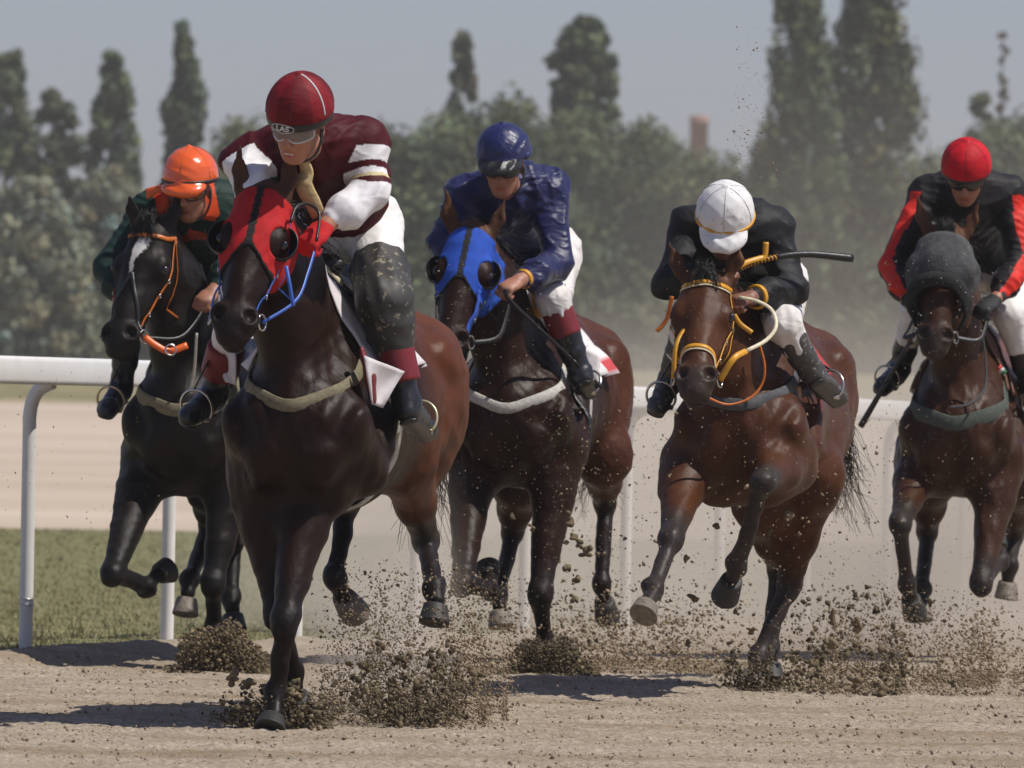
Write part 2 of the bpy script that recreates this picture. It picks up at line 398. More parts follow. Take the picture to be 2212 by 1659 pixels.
# ------------------------------------------------------------------ horses
def build_horse(H):
    Yw, yaw, dz = H['Yw'], math.radians(H['yaw']), H.get('dz', 0)
    Fw = V(-math.sin(yaw), -math.cos(yaw), 0); Lf = V(math.cos(yaw), -math.sin(yaw), 0); U = V(0, 0, 1)
    chest = V((H['uc'] - 1106) / FPX * (Yw - .42), Yw - .42, 0)
    O = chest - Fw * .42
    hf = lambda f, l, z: Fw * f + Lf * l + U * (z + dz)
    jp = lambda u, v, f: P(u, v, Yw - f) - O
    root = tag(empty('horse', O), H['label'], 'horse', 'horses racing on the dirt track')
    B = Field(); k = .05
    # trunk
    B.add(ell(hf(-.27, 0, 1.08), (.60, .255, .34), (Fw, Lf, U)), .08)
    B.add(ell(hf(-.72, 0, 1.12), (.50, .275, .31), (Fw, Lf, U)), .08)
    B.add(cap(hf(.02, 0, 1.43), hf(-.35, 0, 1.42), .06, .075), .11)
    B.add(cap(hf(-.35, 0, 1.38), hf(-1.0, 0, 1.37), .09, .11), .10)
    B.add(ell(hf(-1.08, 0, 1.19), (.40, .26, .27), (Fw, Lf, U)), .08)
    B.add(ell(hf(.16, 0, 1.02), (.33, .17, .28), (Fw, Lf, U)), .08)
    for s in (1, -1):
        B.add(ell(hf(-1.12, .14 * s, 1.14), (.27, .15, .28), (Fw, Lf, U)), .06)
        B.add(ell(hf(-.93, .24 * s, 1.30), (.10, .05, .06), (Fw, Lf, U)), .07)          # point of hip
        B.add(cap(hf(-.02, .075 * s, 1.38), hf(.34, .155 * s, 1.05), .072, .105, Lf, .75), .06)   # shoulder
        B.add(cap(hf(.34, .155 * s, 1.05), hf(.14, .175 * s, .90), .095, .105), .06)       # upper arm
        B.add(ell(hf(.38, .085 * s, .98), (.10, .095, .15), (Fw, Lf, U)), .035)           # breast muscles
        B.add(ell(hf(.24, .10 * s, .86), (.12, .09, .12), (Fw, Lf, U)), .05)
        B.sub(cap(hf(.30, .27 * s, 1.28), hf(.47, .15 * s, 1.02), .008, .008), .07)        # groove in front of the shoulder
        B.sub(cap(hf(-.06, .32 * s, 1.28), hf(-.02, .30 * s, .92), .018, .018), .06)       # behind the shoulder blade
        B.sub(cap(hf(.14, .25 * s, 1.22), hf(.02, .27 * s, 1.02), .002, .004), .07)
        B.add(cap(hf(-.02, .225 * s, 1.10), hf(.10, .235 * s, .98), .05, .055), .04)           # triceps
        B.sub(cap(hf(-.86, .30 * s, 1.18), hf(-.80, .27 * s, .95), .03, .03), .06)         # flank
        B.sub(cap(hf(-1.34, .20 * s, 1.26), hf(-1.28, .27 * s, 1.0), .004, .01), .04)
    B.sub(cap(hf(.54, 0, 1.10), hf(.44, 0, .80), .022, .03), .05)
    # head frame
    pol, lip = jp(*H['poll']), jp(*H['lip'])
    T = nrm(lip - pol); c = nrm(V(*H['face'])); N = nrm(c - (c @ T) * T); S = nrm(np.cross(T, N))
    if S @ V(1, 0, 0) < 0: S = -S                       # S: towards the image right = the horse's left
    hs = np.linalg.norm(lip - pol) / .60; hs = 1.0 if abs(hs - 1) < .0 else min(max(hs, .9), 1.12)
    LW = 1.08; hd = lambda t, l, n: pol + (T * t + S * l * LW + N * n) * hs
    ax = (T, S, N)
    def he(t, l, n, r, k=.025, op='u'): B.add(ell(hd(t, l, n), V(r[0], r[1] * LW, r[2]) * hs, ax), k, op)
    # neck
    nb = hf(.02, 0, 1.36); nc = hf(.20, 0, 1.12)
    pm = hd(.05, 0, -.16)
    for a, b, r1, r2 in ((hf(-.08, 0, 1.42), hd(-.01, 0, -.13), .065, .052), (hf(.08, 0, 1.26), pm, .142, .085), (hf(.25, 0, 1.09), hd(.09, 0, -.19), .128, .07)):
        m = (a + b) / 2 + U * H.get('arch', .02); w = nrm(np.cross(b - a, N))
        B.add(cap(a, m, r1, (r1 * .55 + r2 * .45), S, .8), .09); B.add(cap(m, b, (r1 * .55 + r2 * .45), r2, S, .8), .09)
    # skull
    he(.06, 0, -.085, (.10, .080, .085), .04); he(.17, 0, -.075, (.13, .093, .075), .04)
    B.add(cap(hd(.20, 0, -.085), hd(.42, 0, -.08), .080 * hs, .064 * hs), .04)
    B.add(cap(hd(.24, 0, -.05), hd(.50, 0, -.055), .048 * hs, .044 * hs), .03)
    he(.525, 0, -.082, (.088, .066, .064), .03)
    B.add(cap(hd(.25, 0, -.19), hd(.50, 0, -.125), .05 * hs, .034 * hs), .04)
    he(.10, 0, -.17, (.10, .06, .09), .05)
    for s in (1, -1):
        he(.20, .080 * s, -.066, (.058, .034, .044), .02)
        he(.195, .058 * s, -.165, (.125, .042, .115), .03)
        B.add(cap(hd(.24, .078 * s, -.09), hd(.39, .056 * s, -.088), .022 * hs, .013 * hs), .025)
        he(.510, .046 * s, -.052, (.048, .034, .042), .018)
        # ear
        eb, et = hd(.012, .068 * s, -.075), jp(*H['ears'][0 if s < 0 else 1])
        d = nrm(et - eb); et = eb + d * min(max(np.linalg.norm(et - eb), .17), .21)
        em = eb * .55 + et * .45 + S * .008 * s; fw = nrm(N - (N @ d) * d)
        if 'earface' in H: fw = nrm(fw + S * H['earface'] * s)
        B.add(cap(eb - d * .02, em, .025, .029, fw, .62), .016); B.add(cap(em, et, .029, .004, fw, .62), .010)
        B.sub(cap(eb + d * .035 + fw * .022, em + fw * .026, .013, .019), .008); B.sub(cap(em + fw * .024, et * .85 + em * .15 + fw * .012, .019, .004), .008)
    he(.578, 0, -.082, (.034, .052, .046), .02); he(.565, 0, -.134, (.036, .040, .030), .02)
    for s in (1, -1):
        he(.520, .051 * s, -.022, (.026, .022, .026), .010, 's')
        he(.212, .106 * s, -.058, (.019, .016, .015), .008, 's')
    B.sub(ell(hd(.575, 0, -.106), V(.055, .07, .0055) * hs, ax), .008)
    # legs
    blacks = []; hooves = []
    for key, sg in (('LF', 1), ('RF', -1)):
        kn, fe, pa, to = [jp(*q) for q in H[key]]
        el = hf(.15, .175 * sg, .90)
        if key + 'e' in H: el = jp(*H[key + 'e'])
        d = nrm(kn - el); bk = nrm(np.cross(np.cross(d, nrm(fe - kn) + V(0, .2, 0)), d))
        mid = el * .68 + kn * .32
        B.add(cap(el, mid, .112, .085), .06); B.add(cap(mid, kn - d * .04, .085, .046), .04)
        B.add(cap(el * .5 + mid * .5 + Lf * .045 * sg, kn - d * .16 + Lf * .012 * sg, .058, .034), .02); B.add(cap(el * .5 + mid * .5 - V(0, .05, 0), kn - d * .10 - V(0, .012, 0), .062, .030), .02)
        B.add(ell(kn, (.060, .050, .048), (d, Lf, np.cross(d, Lf))), .03)
        B.add(ell(kn - V(0, 1, 0) * .014, (.048, .044, .042), (d, Lf, np.cross(d, Lf))), .02)
        c = nrm(fe - kn); fl = min(max(1 - d @ c, 0), 1); bh = V(0, 1, 0) * (1 - fl) + nrm(el - kn) * fl * 1.5; bh = nrm(bh - c * (bh @ c))
        B.add(cap(kn + c * .03, fe, .034, .030), .025); B.add(cap(kn + c * .05 + bh * .024, fe + bh * .018, .025, .024), .012)
        B.add(ell(fe, (.046, .042, .045), (c, Lf, np.cross(c, Lf))), .02); B.add(ell(fe + bh * .020, (.025, .024, .02), (c, Lf, bh)), .015)
        B.add(cap(fe, pa, .031, .030), .02)
        blacks += [(kn, .13), (fe, .10), (pa, .1)]; blacks += [(kn * a + fe * (1 - a), .09) for a in (.25, .5, .75)]
        hooves.append((pa, to, H.get(key + 'h', 'hoof_dark')))
    for key, sg in (('LH', 1), ('RH', -1)):
        st, hk, fe, pa, to = [jp(*q) for q in H[key]]
        hip = hf(-.98, .15 * sg, 1.16); st0 = st
        d = nrm(hk - st); bh = nrm(V(0, 1, 0) - d * d[1])
        B.add(cap(hip, st, .185, .125, Lf, .8), .07); B.add(cap(hf(-1.20, .13 * sg, 1.06), st * .4 + hk * .6 , .15, .06, Lf, .75), .07)
        B.add(ell(st, (.11, .10, .11), (Fw, Lf, U)), .05)
        B.add(cap(st, st * .45 + hk * .55, .118, .070), .05); B.add(cap(st * .45 + hk * .55, hk, .070, .045), .04)
        c = nrm(fe - hk); b2 = nrm(V(0, 1, .25) - c * (c @ V(0, 1, .25)))
        B.add(ell(hk, (.062, .042, .052), (c, Lf, np.cross(c, Lf))), .025)
        B.add(cap(hk + b2 * .045 - c * .055, hk + b2 * .03 + c * .05, .024, .02), .02)
        B.add(cap(st * .3 + hk * .7 + b2 * .055, hk + b2 * .045 - c * .05, .014, .018), .02)         # tendon to the point of the hock
        B.add(cap(hk, fe, .037, .032), .025); B.add(cap(hk + c * .06 + b2 * .02, fe + b2 * .016, .022, .022), .012)
        B.add(ell(fe, (.048, .043, .046), (c, Lf, np.cross(c, Lf))), .02); B.add(ell(fe + b2 * .020, (.025, .024, .02), (c, Lf, b2)), .015)
        B.add(cap(fe, pa, .032, .031), .02)
        blacks += [(hk + c * .05, .10), (fe, .10), (pa, .1)]; blacks += [(hk * a + fe * (1 - a), .09) for a in (.25, .5, .75)]
        hooves.append((pa, to, H.get(key + 'h', 'hoof_dark')))
    r0 = np.random.default_rng(H['seed']); fo, fo2 = folds(H['seed'], .0055, 22), folds(H['seed'] + 40, .0024, 60)
    B.disp = lambda x, y, z: fo(x, y, z) + fo2(x, y, z)
    vs, q = B.mesh(.0085, 2)
    # pigment: coat, darker points, muzzle, blaze
    base = np.array(H['coat']); col = np.tile(base, (len(vs), 1)); pt = np.array(H['points'])
    dm = np.min([np.linalg.norm(vs - p, axis=1) - r for p, r in blacks], 0)
    a = np.clip(.5 - dm / .10, 0, 1)[:, None] * H.get('blackness', .9); col = col * (1 - a) + pt * a
    g = vs - pol; ht, hl, hn = (g @ T) / hs, (g @ S) / hs, (g @ N) / hs
    mz = np.clip((ht - .45) / .08, 0, 1)[:, None] * (np.abs(hl) < .13)[:, None] * (hn > -.22)[:, None] * .75; col = col * (1 - mz) + pt * 1.3 * mz
    isear = (ht < .05) & (hn > -.2); col[isear] = np.array(H.get('ear', (.085, .036, .018)))
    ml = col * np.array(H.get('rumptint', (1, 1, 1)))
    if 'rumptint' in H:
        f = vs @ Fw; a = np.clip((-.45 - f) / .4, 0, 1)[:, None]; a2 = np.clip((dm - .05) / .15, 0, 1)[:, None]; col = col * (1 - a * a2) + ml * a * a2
    if H.get('star'):
        cx = .012 * np.sin(ht * 22); wd = np.interp(ht, [.07, .10, .14, .19, .26, .30], [.0, .026, .030, .012, .006, 0])
        a = ((np.abs(hl - cx - .0) < wd) & (hn > -.10) & (ht > .07) & (ht < .30))[:, None]; col = np.where(a, (.5, .48, .46), col)
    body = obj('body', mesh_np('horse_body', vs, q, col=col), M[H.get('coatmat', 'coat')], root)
    # eyes, hooves
    for s in (1, -1):
        e = Field().add(ell(hd(.212, .103 * s, -.053), V(.023, .017, .019) * hs, ax)); v, f = e.mesh(.004, 1)
        obj('eye', mesh_np('eye', v, f), M['eye'], root)
    for pa, to, mt in hooves:
        a = nrm(to - pa); L = .095; e = Field(); c0 = pa
        side = nrm(np.cross(a, V(0, -1, 0)) + Lf * .3); fr = nrm(np.cross(side, a)); fr = fr if (fr[1] < 0 if a[2] < .15 else fr[2] < 0) else -fr
        e.add(cap(c0 - a * .0 - fr * .004, c0 + a * (L + .03) + fr * .012, .040, .061), .01)
        e.cut(half(c0 + a * L, nrm(a - fr * .22))); e.cut(half(c0 + a * .012, nrm(-a + fr * .30)), .008)
        e.sub(ell(c0 + a * (L + .01) - fr * .01, (.016, .036, .040), (a, side, fr)), .006)
        v, f = e.mesh(.0045, 1); obj('hoof', mesh_np('hoof', v, f), M[mt], root)
    # mane, forelock and tail: many hair strands in one mesh each
    def strands(n, fn, r=.0016):
        return join([tube(spline(fn(i), 9), np.linspace(r, r * .3, 9), 4) for i in range(n)])
    def mane(i):
        s = r0.uniform(0, 1); a = hf(-.05, 0, 1.49) * (1 - s) + hd(.0, 0, -.085) * s + U * (H.get('arch', .02) * 4 * s * (1 - s))
        a = march(B, (a + U * .25)[None], -U[None])[0] - U * .01
        sd_ = r0.uniform(-.3, 1) * H.get('maneside', 1); L = r0.uniform(.05, .10)
        return [a, a + U * L * .12 + Lf * sd_ * .04 - Fw * .03, a + Lf * sd_ * .12 - Fw * L * .5 + U * r0.uniform(-.06, .03), a + Lf * sd_ * .16 - Fw * L * .9 - U * r0.uniform(0, .10)]
    v, f = strands(120, mane, .0022); obj('mane', mesh_np('mane', v, f), M['hair'], root)
    if not H.get('hood'):
        def fl(i):
            a = hd(r0.uniform(-.01, .03), r0.uniform(-.035, .035), -.02); x = r0.uniform(-.05, .05)
            return [a - N * .01, a + N * r0.uniform(.015, .05) + T * .02 - T * r0.uniform(0, .05), hd(.06, x, r0.uniform(-.0, .02)), hd(r0.uniform(.08, .12), x * 1.3, .004)]
        v, f = strands(110, fl, .0018); obj('forelock', mesh_np('forelock', v, f), M['hair'], root)
    tb = hf(-1.44, 0, 1.28); tdx = H.get('tail', (0, 0))
    def tail(i):
        a = tb + Lf * r0.uniform(-.025, .025); b = hf(-1.62, tdx[0] * .4 + r0.uniform(-.05, .05), 1.22 + r0.uniform(-.05, .05))
        c_ = hf(-1.85 + r0.uniform(-.1, .1), tdx[0] * .8 + r0.uniform(-.09, .09), 1.0 + r0.uniform(-.12, .1)); L = r0.uniform(.35, 1)
        d_ = c_ + (hf(-1.95, tdx[0] + r0.uniform(-.16, .16), .62 + tdx[1] + r0.uniform(-.1, .2)) - c_) * L
        return [a, b, c_, d_]
    v, f = strands(240, tail, .0026); obj('tail', mesh_np('tail', v, f), M['hair'], root)
    return dict(root=root, O=O, B=B, hf=hf, hd=hd, hs=hs, ax=ax, Fw=Fw, Lf=Lf, U=U, jp=jp, T=T, S=S, N=N, H=H)

# ---- tack
def head_pt(h, t, ang, off=.004):
    """point on the head's surface at distance t down the face, ang degrees round from the front"""
    a = math.radians(ang); d = h['N'] * math.cos(a) + h['S'] * math.sin(a); c = h['hd'](t, 0, -.085)
    p = march(h['B'], (c + d * .26)[None], -d[None], .25)[0]; return p + d * off, d
def head_strap(h, pts, width, thick, mat, name, parent=None, n=24, off=.004):
    r = np.array(pts, float); s = spline(np.c_[r, np.zeros(len(r))], n)[:, :2]
    pd = [head_pt(h, t, a, off) for t, a in s]
    v, q = ribbon([p for p, _ in pd], [d for _, d in pd], width, thick)
    return obj(name, mesh_np(name, v, q, smooth=False), M[mat], parent or h['root'])
def body_strap(h, path, width, thick, mat, name, n=48, off=.006):
    """path: (f, l, z, direction of the ray origin) in the horse's frame, shrunk onto the body"""
    s = spline(np.array(path, float), n); c = np.array([h['hf'](f, l, z) for f, l, z in s[:, :3]])
    d = np.array([h['Fw'] * a + h['Lf'] * b + h['U'] * e for a, b, e in s[:, 3:6]]); d /= np.linalg.norm(d, axis=1, keepdims=True)
    p = march(h['B'], c + d * .7, -d, .9) + d * off
    v, q = ribbon(p, d, width, thick); return obj(name, mesh_np(name, v, q, smooth=False), M[mat], h['root'])
def torus(c, ax, R_, r, n=28, m=8, arc=1., up=None, sy=1.):
    ax = nrm(ax); u = nrm(np.cross(ax, V(.2, .9, .3)) if up is None else up - (up @ ax) * ax); v = np.cross(ax, u)
    a = np.linspace(-math.pi * arc, math.pi * arc, n, endpoint=arc < 1)
    pts = c + R_ * (np.cos(a)[:, None] * u + sy * np.sin(a)[:, None] * v)
    return tube(pts, r, m, closed=arc >= 1)
def strap(h, pts, width, thick, mat, name, nor=None, n=20, parent=None):
    p = spline(pts, n); nor = V(0, -1, .3) if nor is None else nor
    v, q = ribbon(p, nor, width, thick); return obj(name, mesh_np(name, v, q, smooth=False), M[mat], parent or h['root'])
def cord(h, pts, r, mat, name, n=24, parent=None):
    v, q = tube(spline(pts, n), r, 8); return obj(name, mesh_np(name, v, q), M[mat], parent or h['root'])

def bridle(h, mat, nose=None, brow=True, cheek=True, edge=None, nose_t=.40, brow_t=.085, bit='metal'):
    root = h['root']; hs = h['hs']
    br = None
    if brow:
        br = head_strap(h, [(.04, -100), (brow_t - .01, -60), (brow_t, 0), (brow_t - .01, 60), (.04, 100)], .019 * hs, .0035, mat, 'browband', n=30)
        if edge: head_strap(h, [(.04 + .016, -98), (brow_t + .008, -60), (brow_t + .018, 0), (brow_t + .008, 60), (.04 + .016, 98)], .006, .0045, edge, 'edging', br, n=30)
    for s in (1, -1):
        if cheek:
            ck = head_strap(h, [(.03, 104 * s), (.14, 101 * s), (.27, 96 * s), (.40, 92 * s), (.50, 90 * s)], .013, .003, mat, 'cheekpiece', n=28, off=.006)
            for t in (.24, .31, .40):
                p, d = head_pt(h, t, 95 * s, .010); v, q = torus(p, d, .009, .0022, 10, 5); obj('buckle', mesh_np('buckle', v, q), M['metal'], ck)
            head_strap(h, [(.04, 110 * s), (.16, 128 * s), (.28, 140 * s), (.30, 160 * s)], .009, .003, mat, 'throat_lash', n=24, off=.006)
        p, d = head_pt(h, .505, 88 * s, .006); v, q = torus(p + h['S'] * .006 * s, h['S'] * s + h['N'] * .35, .027, .0036, 24, 8); obj('bit_ring', mesh_np('bit_ring', v, q), M[bit], root)
        h['bit%d' % s] = p + h['S'] * .008 * s
    if nose:
        nb = head_strap(h, [(nose_t + .07, -92), (nose_t + .01, -55), (nose_t, 0), (nose_t + .01, 55), (nose_t + .07, 92)], .018 * hs, .0035, nose, 'noseband', n=30)
        if edge: head_strap(h, [(nose_t + .084, -92), (nose_t + .025, -55), (nose_t + .016, 0), (nose_t + .025, 55), (nose_t + .084, 92)], .006, .0045, edge, 'edging', nb, n=30)

def hood(h, cmain, ctrim, cups='black_plastic', tmax=.335):
    """blinker hood stretched over the face, with eye holes, a centre band and half cups"""
    hd, hs, ax, B = h['hd'], h['hs'], h['ax'], h['B']; T, S, N = ax
    E = Field()
    keep = B.ops
    class Shell(Field): pass
    E = Field(); E.ops = []
    lo = np.min([hd(t, l, n) for t in (-.03, .45) for l in (-.17, .17) for n in (-.34, .06)], 0); hi = np.max([hd(t, l, n) for t in (-.03, .45) for l in (-.17, .17) for n in (-.34, .06)], 0)
    fnB = lambda x, y, z: (B.sample(np.stack([a.ravel() for a in np.broadcast_arrays(x, y, z)], 1)) - .0065).reshape(np.broadcast_shapes(x.shape, y.shape, z.shape)).astype(np.float32)
    E.ops = [((fnB, lo, hi), .004, 'u')]
    p0 = hd(0, 0, 0)
    def region(x, y, z):
        dx, dy, dz = x - p0[0], y - p0[1], z - p0[2]
        t = (dx * T[0] + dy * T[1] + dz * T[2]) / hs; l = (dx * S[0] + dy * S[1] + dz * S[2]) / hs; n = (dx * N[0] + dy * N[1] + dz * N[2]) / hs
        lim = tmax - .075 * np.exp(-(l / .055) ** 2) + np.clip(-n - .06, 0, .2) * .55
        d = np.maximum(t - lim, .012 + np.clip(np.abs(l) - .03, 0, .1) * .35 - t); d = np.maximum(d, -n - .235 + .0 * t); return np.maximum(d, np.abs(l) - .16) * .8
    E.ops.append(((region, None, None), .003, 'i'))
    for s in (1, -1): E.sub(ell(hd(.208, .094 * s, -.045), V(.056, .043, .056) * hs, ax), .006)
    vs, q = E.mesh(.006, 1)
    g = vs - p0; t, l, n = (g @ T) / hs, (g @ S) / hs, (g @ N) / hs
    col = np.tile(np.array(cmain), (len(vs), 1))
    lim = tmax - .075 * np.exp(-(l / .055) ** 2) + np.clip(-n - .06, 0, .2) * .55
    tr = (np.abs(l) < .0135) & (n > -.1) | (t > lim - .016) | (t < .02)
    rg = np.sin(t * 2 * math.pi / .021); col[tr] = np.array(ctrim); col[(np.abs(l) < .0135) & (n > -.1) & (rg > .75)] = np.array(ctrim) * 2.2
    col *= (1 + .06 * np.sin(vs[:, :1] * 90) * np.sin(vs[:, 2:] * 70))
    ho = obj('blinker_hood', mesh_np('blinker_hood', vs, q, col=col), M['hoodcloth'], h['root'])
    for s in (1, -1):                                   # half cups behind the eye holes, opening forward
        c = hd(.205, .108 * s, -.062); m, nn = 14, 22; G = np.zeros((m, nn, 3))
        for i in range(m):
            for j in range(nn):
                al = math.radians(8 + 84 * i / (m - 1)); be = math.radians(-118 + 236 * j / (nn - 1))
                o_ = S * s * math.sin(al) * math.cos(be) * .052 + T * math.sin(al) * math.sin(be) * .064 - N * (math.cos(al) * .054) + N * .012
                G[i, j] = c + (o_ - S * s * .012) * hs
        v, f = sheet(G, .0035); obj('eye_cup', mesh_np('eye_cup', v, f), M[cups], ho)
    return ho
M['hoodcloth'] = pmat('blinker_cloth', attr=True, rough=.75, var=.12, vscale=30, bump=.35, bscale=420, spec=.25)

def saddle_cloth(h, f0, f1, drop, colfn, name='saddlecloth', off=.012, thick=.006, flare=.0, n=36):
    m = 26; G = np.zeros((m, n, 3)); A = np.linspace(-1, 1, n)
    o, d, add = [], [], []
    for i in range(m):
        f = f0 + (f1 - f0) * i / (m - 1)
        for a in A:
            ph = a * drop; dr = h['Lf'] * math.sin(ph) + h['U'] * math.cos(ph); c = h['hf'](f, 0, 1.12)
            o.append(c + dr * .75); d.append(-dr); add.append(dr * (off + flare * max(0, abs(a) - .6) * (1 + .6 * math.sin(f * 30))))
    o, d, add = map(np.array, (o, d, add)); p = march(h['B'], o, d, .74) + add; G = p.reshape(m, n, 3)
    v, q = sheet(G, thick); uu = np.tile(np.array([(i / (m - 1), a) for i in range(m) for a in A]), (2, 1))
    return obj(name, mesh_np(name, v, q, col=np.array([colfn(a, b) for a, b in uu])), M['cloth_col'], h['root'])

def saddle(h, mat='black_leather', f=-.18):
    """small racing saddle: seat, pommel, flaps"""
    hf, Fw, Lf, U, B = h['hf'], h['Fw'], h['Lf'], h['U'], h['B']
    zt = [march(B, (hf(f + a, 0, 2.0))[None], -U[None], 1.)[0] for a in (.14, 0, -.20)]
    E = Field(); E.add(cap(zt[0] + U * .045, zt[1] + U * .02, .055, .05, U, .7), .04); E.add(cap(zt[1] + U * .02, zt[2] + U * .055, .06, .10, U, .45), .04)
    E.add(ell(zt[0] + U * .055, (.03, .075, .035), (Fw, Lf, U)), .03)
    v, q = E.mesh(.008, 1); sa = obj('saddle', mesh_np('saddle', v, q), M[mat], h['root'])
    for s in (1, -1):
        m, n = 12, 14; o, d = [], []
        for i in range(m):
            for j in range(n):
                a = i / (m - 1); b = j / (n - 1); ph = s * (.12 + b * 1.12); ff = f + .13 - .26 * a + b * .12 * (1 - a * .3)
                dr = Lf * math.sin(ph) + U * math.cos(ph); o.append(hf(ff, 0, 1.12) + dr * .7); d.append(-dr)
        o, d = np.array(o), np.array(d); G = (march(B, o, d, .69) - d * .026).reshape(m, n, 3)
        v, q = sheet(G, .008); obj('saddle_flap', mesh_np('saddle_flap', v, q), M[mat], sa)
    h['saddle'] = sa; return sa

def stirrup(h, j, side, mat='brass', attach=None):
    """iron round the ball of the foot, with its leather up to the saddle"""
    ankle, toe = j['ank' + side], j['toe' + side]; sa = h['saddle']; d = nrm(toe - ankle); up = nrm(V(0, 0, 1) - d * d[2]); c = ankle * .36 + toe * .64 + up * .012
    v, q = torus(c, d, .062, .0052, 24, 8, arc=.76, up=up, sy=.92)
    tr = np.cross(d, up); v2, q2 = ribbon([c - up * .046 - tr * .044, c - up * .046, c - up * .046 + tr * .044], up, .032, .009)
    si = obj('stirrup_iron', mesh_np('stirrup_iron', *join([(v, q), (v2, q2)])), M[mat], sa)
    if attach is not None:
        strap(h, [attach, attach * .5 + (c + up * .06) * .5, c + up * .062], .022, .004, 'black_leather', 'stirrup_leather', nor=np.cross(V(0, 1, 0), nrm(c - attach)), parent=sa, n=10)

# ------------------------------------------------------------------ jockeys
def hand_prims(E, wr, kn, pal, curl=1., grow=0., side=None):
    """a fist: wrist -> knuckles, pal = direction the palm faces; fingers curl towards it"""
    d = nrm(kn - wr); pal = nrm(pal - (pal @ d) * d); lat = np.cross(d, pal)
    if side is not None and lat @ side < 0: lat = -lat            # lat: towards the thumb
    E.add(ell((wr + kn) / 2 + d * .01, (np.linalg.norm(kn - wr) * .5 + .014, .040 + grow, .021 + grow), (d, lat, pal)), .015)
    E.add(cap(wr - d * .03, wr + d * .01, .026 + grow, .024 + grow), .02)
    for i, (x, L) in enumerate(((.030, .95), (.010, 1.05), (-.010, .98), (-.029, .78))):
        r = (.0098, .0102, .0098, .0085)[i] + grow * .7
        a = kn + lat * x; b = a + (d * .62 + pal * .75) * .036 * L; c = b + (pal * .75 - d * .72) * .026 * L; e = c + (-d * .85 - pal * .45) * .020 * L
        E.add(cap(a, b, r * 1.06, r), .007); E.add(cap(b, c, r, r * .95), .004); E.add(cap(c, e, r * .95, r * .85), .004)
    a = wr + d * .028 + lat * .030 + pal * .006; b = a + d * .030 + lat * .016 + pal * .018; c = b + d * .026 - lat * .014 + pal * .016
    E.add(cap(a, b, .0145 + grow, .0115 + grow * .7), .012); E.add(cap(b, c, .0115 + grow * .7, .0095 + grow * .7), .005)

